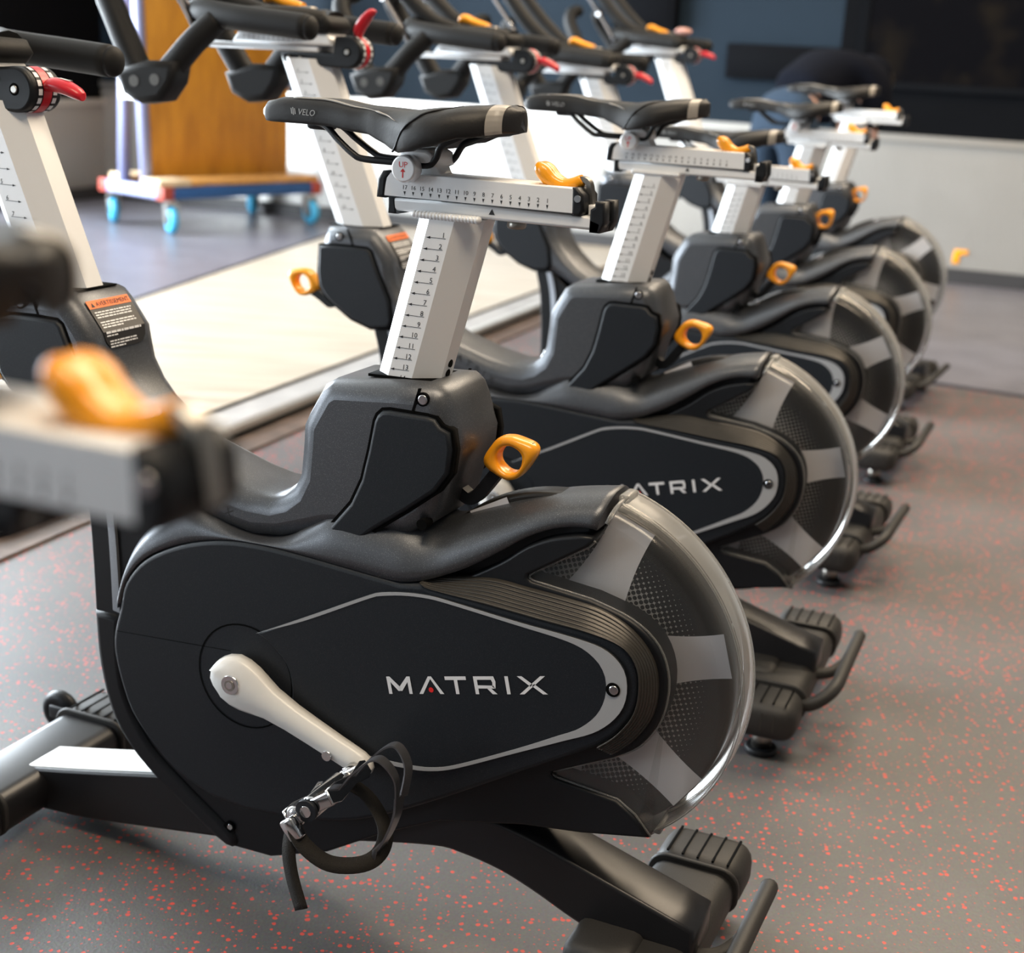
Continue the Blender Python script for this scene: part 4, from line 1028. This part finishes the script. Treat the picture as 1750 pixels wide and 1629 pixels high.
e0 = V3((1.05, 5.07, 0)); ed = V3((cos(radians(-27.)), sin(radians(-27.)), 0))
plate('floor_rubber_end', [e0 - ed * .62, e0 + ed * 6.5, CORN + wd * 9.95 + wn * .05, B2 + nn * .33 - u * 0], .012, 'plainrubber')
gq = V3((u2.y, -u2.x, 0)) * -.022
plate('trim_11', [D_ + gq, D_, C2_, C2_ + gq * 1.], .0235, 'seam')
strip('trim_6', .0, .014, 0, .024, 'seam', -3.6, 3.2)
strip('trim_7', .014, .140, 0, .020, 'greystrip', -3.6, 3.2)
strip('trim_8', .140, .172, 0, .034, 'trimmetal', -3.6, 3.2, .004)
strip('trim_9', .172, .185, 0, .012, 'seam', -3.6, 3.2)
strip('trim_10', .185, .275, 0, .006, 'brownstrip', -3.6, 3.2)

# wall-mounted dark boxes
def wall_box(name, s0, s1, z0, z1, t, m, lab, cat):
    b = MB().box((s0, 0, z0), (s1, t, z1), .008); b.box((s0 + .03, t - .002, z0 + .03), (s1 - .03, t + .004, z1 - .03), .003)
    o = b.build(name, m); o.matrix_world = Matrix(((wd.x, wn.x, 0, CORN.x), (wd.y, wn.y, 0, CORN.y), (0, 0, 1, 0), (0, 0, 0, 1))); tag(o, lab, cat); return o
s_ = lambda x, y: (V3((x, y, 0)) - CORN).dot(wd)
wall_box('wall_panel', s_(1.045, 7.93), s_(1.60, 7.71), .985, 1.165, .05, 'boxblack', 'long flat black panel on the navy wall behind the person', 'wall panel')
wall_box('wall_cabinet', s_(.44, 8.14), s_(.77, 8.02), 1.22, 1.95, .10, 'boxblack', 'upright black cabinet high on the navy wall above the last handlebar', 'cabinet')
o = MB().ball((0, 0, 0), (.031, .016, .012), 16)
cl = o.build('cloth', 'pinkcloth'); r5 = Matrix.Rotation(BIKES[4][2], 4, 'Z'); cl.location = V3((BIKES[4][0], BIKES[4][1], 0)) + (r5 @ V3((-.395, -.01, 1.143))); cl.rotation_euler = (0, 0, BIKES[4][2])
tag(cl, 'small pale pink folded cloth lying on the farthest handlebar', 'cloth')

# ------------------------------------------------------------------ panel trolley with a plywood sheet
T = empty('panel_trolley', (-1.80, 8.27, .012), radians(50))
tag(T, 'blue steel panel trolley on light blue castors with a tall frame at its end', 'trolley')
tl, tw = .50, .27
b = MB()
for y in (-tw, tw): b.box((-tl - .06, y - .025, .185), (tl, y + .025, .245), .004)
for x in (0, tl): b.box((x - .025, -tw, .185), (x + .025, tw, .245), .004)
b.build('base_frame', 'bluesteel', T)
b = MB().box((-tl - .09, -tw - .02, .185), (-tl - .04, tw + .02, .250), .004); b.build('end_beam', 'palesteel', T)
for x in (-tl - .06, tl):
    for y in (-tw, tw): MB().box((x - .035, y - .035, .18), (x + .035, y + .035, .252), .005).build('corner_block', 'redsteel', T)
for k, (x, y, rz) in enumerate(((-tl, -tw, 70), (-tl, tw, 60), (tl, -tw, 80), (tl, tw, 40))):
    b = MB(); n = 28; tor = [(.048 * cos(2 * pi * i / n), 0, .048 * sin(2 * pi * i / n)) for i in range(n)]
    b.tube(tor, .026, 12, True); b.m(1).cyl((0, -.022, 0), (0, .022, 0), .044, 24); b.cyl((0, -.034, 0), (0, .034, 0), .012, 12)
    b.m(2)
    for s in (-1, 1): b.slab([(-.02, -.02), (.02, -.02), (.05, .085), (-.02, .085)], min(s * .030, s * .035), max(s * .030, s * .035))
    b.box((-.03, -.036, .083), (.055, .036, .09)); b.cyl((.012, 0, .088), (.012, 0, .115), .028, 16)
    w = b.build('castor', ['castor', 'castorhub', 'trimmetal'], T); w.location = (x - .02, y, .074); w.rotation_euler = (0, 0, radians(rz))
b = MB()
for s in (-1, 1):
    P0, P1 = V3((-tl - .065, s * .105, .25)), V3((-tl - .065, s * .030, 1.75)); b.tube([P0, P1], .021, sec=[(-1, -1), (1, -1), (1, 1), (-1, 1)], up=(1, 0, 0))
b.box((-tl - .085, -.05, 1.72), (-tl - .045, .05, 1.78), .004); b.build('end_frame', 'palesteel', T)
b = MB()
for s in (-1, 1): b.tube([V3((-tl - .041, s * .105, .25)), V3((-tl - .041, s * .030, 1.75))], .012, sec=[(-1, -1), (1, -1), (1, 1.6), (-1, 1.6)], up=(1, 0, 0))
b.build('frame_edge', 'bluesteel', T)
tagp = MB().box((-tl - .091, -.085, .70), (-tl - .087, .085, .825), .001); tagp.build('sheet_label', 'paper', T)
for y0, y1 in ((-tw - .01, -.10), (.10, tw + .01)):
    d = MB().box((-tl - .04, y0, .252), (tl + .03, y1, .285), .004); d.build('deck_board', 'deckwood' if y0 > 0 else 'plyedge', T)
MB().box((-tl - .11, -tw - .02, .2525), (-tl + .10, -.1245, .290), .004).build('deck_board', 'deckwood', T)
PB = MB().box((-.535, -.022, 0), (.49, .022, 1.55), .002); pb = PB.build('plywood_sheet', 'ply'); pb.matrix_world = T.matrix_basis @ Matrix.Translation((0, -.0, .262 - .0)) if False else Matrix.Translation(T.location) @ Matrix.Rotation(radians(50), 4, 'Z') @ Matrix.Translation((.02, 0, .247))
tag(pb, 'tall orange-brown plywood sheet standing upright on the blue trolley', 'plywood sheet')

# ------------------------------------------------------------------ the bending person behind the bikes
def skin_mesh(name, verts, edges, rad, m, parent=None, sub=2, root=0):
    me = bpy.data.meshes.new(name); me.from_pydata([V3(v) for v in verts], edges, []); o = bpy.data.objects.new(name, me); COL.objects.link(o)
    sk = o.modifiers.new('s', 'SKIN'); sk.use_smooth_shade = True; lay = me.skin_vertices[0].data
    for i, r in enumerate(rad): lay[i].radius = r if isinstance(r, tuple) else (r, r)
    lay[root].use_root = True
    o.modifiers.new('ss', 'SUBSURF').levels = sub; o.modifiers['ss'].render_levels = sub
    me2 = bpy.data.meshes.new_from_object(o.evaluated_get(bpy.context.evaluated_depsgraph_get()))
    me2.materials.clear(); me2.materials.append(M[m]); bpy.data.objects.remove(o); bpy.data.meshes.remove(me)
    for p in me2.polygons: p.use_smooth = True
    ob = bpy.data.objects.new(name, me2); COL.objects.link(ob)
    if parent: ob.parent = parent
    return ob
PR = empty('person', (1.06, 6.05, .012), radians(38)); PR.scale = (.93, .93, .93)
tag(PR, 'person in a dark navy hooded top and blue jeans bending over behind the bikes', 'person')
# body: trunk leaning forward (+x), arms hanging, one continuous surface
vb = [(0, 0, .93), (.10, 0, 1.00), (.25, 0, 1.08), (.37, 0, 1.10), (.44, 0, 1.10), (.53, 0, 1.09),
      (-.01, -.10, .88), (.03, -.11, .50), (-.05, -.11, .09), (.08, -.12, .035),
      (-.01, .10, .88), (.06, .12, .50), (-.02, .12, .09), (.11, .13, .035),
      (.37, -.19, 1.06), (.36, -.20, .90), (.45, -.09, .93), (.37, .19, 1.06), (.38, .20, .90), (.46, .08, .93)]
eb = [(0, 1), (1, 2), (2, 3), (3, 4), (4, 5), (0, 6), (6, 7), (7, 8), (8, 9), (0, 10), (10, 11), (11, 12), (12, 13), (3, 14), (14, 15), (15, 16), (3, 17), (17, 18), (18, 19)]
rb_ = [(.11, .08), (.11, .08), (.12, .09), (.11, .08), .055, .055, .085, .058, .042, .035, .085, .058, .042, .035, .062, .045, .032, .062, .045, .032]
skin_mesh('body', vb, eb, rb_, 'skin', PR)
jr = [(-.005, 0, .95), (-.01, -.10, .86), (.03, -.11, .50), (-.05, -.11, .10), (-.01, .10, .86), (.06, .12, .50), (-.02, .12, .10), (.07, 0, 1.0)]
skin_mesh('jeans', jr, [(0, 1), (1, 2), (2, 3), (0, 4), (4, 5), (5, 6), (0, 7)], [(.165, .13), .105, .080, .072, .105, .080, .072, (.155, .12)], 'jeans', PR)
hv = [(.03, 0, .985), (.12, 0, 1.03), (.25, 0, 1.10), (.36, 0, 1.115), (.43, 0, 1.11), (.37, -.19, 1.06), (.36, -.205, .90), (.445, -.095, .93), (.37, .19, 1.06), (.38, .205, .90), (.455, .085, .93)]
skin_mesh('hooded_top', hv, [(0, 1), (1, 2), (2, 3), (3, 4), (3, 5), (5, 6), (6, 7), (3, 8), (8, 9), (9, 10)], [(.165, .13), (.165, .13), (.175, .14), (.16, .125), .085, .085, .064, .05, .085, .064, .05], 'hoodie', PR)
# head with a face turned to the floor, hood drawn over it
hd = MB(); hd.ball((.565, 0, 1.055), (.105, .076, .092), 20)
hd.ball((.60, 0, .965), (.017, .014, .022), 10); hd.box((.585, -.022, .958), (.59, .022, .964), .002)
for s in (-1, 1): hd.ball((.61, s * .03, .985), (.012, .012, .008), 8); hd.ball((.56, s * .078, 1.04), (.022, .008, .028), 8)
hd.build('head', 'skin', PR)
b = MB(); b.ball((.575, 0, 1.075), (.112, .084, .088), 18); b.build('hair', 'hair', PR)
hh = [(.46, 0, 1.115), (.55, 0, 1.105), (.62, 0, 1.09)]
skin_mesh('hood', hh, [(0, 1), (1, 2)], [(.10, .09), (.118, .10), (.10, .085)], 'hoodie', PR)
for s in (-1, 1):
    hx, hy, hz = (.45, -.09, .93) if s < 0 else (.46, .08, .93)
    vv = [(hx, hy, hz), (hx + .025, hy, hz - .04), (hx + .04, hy, hz - .085)]; ee = [(0, 1), (1, 2)]; rr_ = [(.026, .018), (.034, .016), (.036, .014)]
    for k in range(4):
        i0 = len(vv); yo = (-.027 + .018 * k); L_ = (.030, .038, .035, .026)[k]
        vv += [(hx + .045, hy + yo, hz - .095), (hx + .055, hy + yo, hz - .095 - L_), (hx + .045, hy + yo, hz - .095 - 1.8 * L_)]; ee += [(2, i0), (i0, i0 + 1), (i0 + 1, i0 + 2)]; rr_ += [.0095, .009, .0075]
    i0 = len(vv); vv += [(hx + .035, hy - s * .03, hz - .05), (hx + .055, hy - s * .048, hz - .075), (hx + .06, hy - s * .05, hz - .10)]; ee += [(1, i0), (i0, i0 + 1), (i0 + 1, i0 + 2)]; rr_ += [.011, .010, .008]
    skin_mesh('hand', vv, ee, rr_, 'skin', PR)
    sh = MB(); fx_, fy_ = (-.05, -.11) if s < 0 else (-.02, .12)
    P = cr([(fx_ - .075, fy_, .045), (fx_ - .05, fy_, .05), (fx_ + .0, fy_, .058), (fx_ + .09, fy_ - .0, .042), (fx_ + .17, fy_, .030), (fx_ + .195, fy_, .026)], 3); rr2 = []
    for i, p in enumerate(P):
        t = i / (len(P) - 1); w = .030 + .018 * sin(pi * t) + (.006 if t > .6 else 0); w *= (.55 if i in (0, len(P) - 1) else 1); h = p.z
        rr2.append([(p.x, p.y + w * cos(a), max(0.0, p.z + h * sin(a))) for a in [2 * pi * j / 16 for j in range(16)]])
    sh.loft(rr2); sh.build('shoe', 'shoe', PR)

# small orange tag on the metal wainscot
b = MB().box((-.035, 0, .03), (.035, .006, .055), .002); b.box((-.04, 0, -.02), (-.005, .006, .032), .002)
ot = b.build('wall_tag', 'orange'); p = V3((2.30, 7.455, .115)); sx2 = (p - CORN).dot(wd)
q = CORN + wd * sx2 + wn * .0125; ot.matrix_world = Matrix(((wd.x, wn.x, 0, q.x), (wd.y, wn.y, 0, q.y), (0, 0, 1, .13), (0, 0, 0, 1)))
tag(ot, 'tiny bent orange tag low on the metal wall panel at right', 'tag')

# ------------------------------------------------------------------ lamps, daylight and added fill
def ceiling_lamp(x, y, w, d, power, colr):
    b = MB().box((-w / 2, -d / 2, -.07), (w / 2, d / 2, 0), .01); o = b.build('ceiling_lamp', 'basedark'); o.location = (x, y, HC)
    o.rotation_euler = (0, 0, WA)
    dd = MB(); dd.poly([(-w / 2 + .04, -d / 2 + .04, -.072), (-w / 2 + .04, d / 2 - .04, -.072), (w / 2 - .04, d / 2 - .04, -.072), (w / 2 - .04, -d / 2 + .04, -.072)]); dd.build('diffuser', 'lamp', o, recalc=False)
    l = bpy.data.lights.new('lamp_light', 'AREA'); l.shape = 'RECTANGLE'; l.size = w - .1; l.size_y = d - .1; l.energy = power; l.color = colr
    lo_ = bpy.data.objects.new('lamp_light', l); COL.objects.link(lo_); lo_.location = (x, y, HC - .09); lo_.rotation_euler = (0, 0, WA)
    return o
for i, (x, y, p) in enumerate(((.9, 3.3, 42), (2.3, 3.9, 45), (1.9, 6.3, 16), (.2, .4, 26))):  # last lamp is an added fill, unseen, over the viewer
    o = ceiling_lamp(x, y, 2.0, .7, p, (1., .80, .58))
    tag(o, ['warm ceiling lamp above the middle of the bike row', 'warm ceiling lamp to the right of the far bikes', 'warm ceiling lamp before the back wall', 'warm fill lamp added above the viewer'][i], 'ceiling lamp', 'ceiling lamps')
for (x0, x1), en in zip(WINS, (1650, 300)):  # second light is fill from the added window
    day = bpy.data.lights.new('daylight', 'AREA'); day.shape = 'RECTANGLE'; day.size = x1 - x0 - .1; day.size_y = 2.9; day.energy = en; day.color = (.84, .93, 1.)
    dl = bpy.data.objects.new('daylight', day); COL.objects.link(dl)
    mid = CORN + ld * ((x0 + x1) / 2) - ln * .16; mid.z = 1.59
    zc = -ln; xc = ld; yc = zc.cross(xc)
    dl.matrix_world = Matrix(((xc.x, yc.x, zc.x, mid.x), (xc.y, yc.y, zc.y, mid.y), (xc.z, yc.z, zc.z, mid.z), (0, 0, 0, 1)))
w = bpy.data.worlds.new('world'); SC.world = w; w.use_nodes = True
bg = w.node_tree.nodes['Background']; bg.inputs['Color'].default_value = (.75, .86, 1., 1); bg.inputs['Strength'].default_value = .6

# ------------------------------------------------------------------ camera
cam = bpy.data.cameras.new('camera'); co = bpy.data.objects.new('camera', cam); COL.objects.link(co)
fpx = 2397.82; cam.sensor_width = 36; cam.sensor_fit = 'HORIZONTAL'; cam.lens = fpx / 1750 * 36; cam.clip_start = .02
rt = V3((.9985517, .01535303, .05156352)); up = V3((-.05380067, .28495553, .95702969)); fwv = V3((0, .95841777, -.28536884))
co.matrix_world = Matrix(((rt.x, up.x, -fwv.x, 0), (rt.y, up.y, -fwv.y, 0), (rt.z, up.z, -fwv.z, 1.0262995), (0, 0, 0, 1)))
cam.dof.use_dof = True; cam.dof.focus_distance = 1.50; cam.dof.aperture_fstop = 5.0
SC.camera = co
SC.view_settings.view_transform = 'Standard'; SC.view_settings.look = 'None'; SC.view_settings.exposure = -.15; SC.view_settings.gamma = 1.; SC.view_settings.use_curve_mapping = False
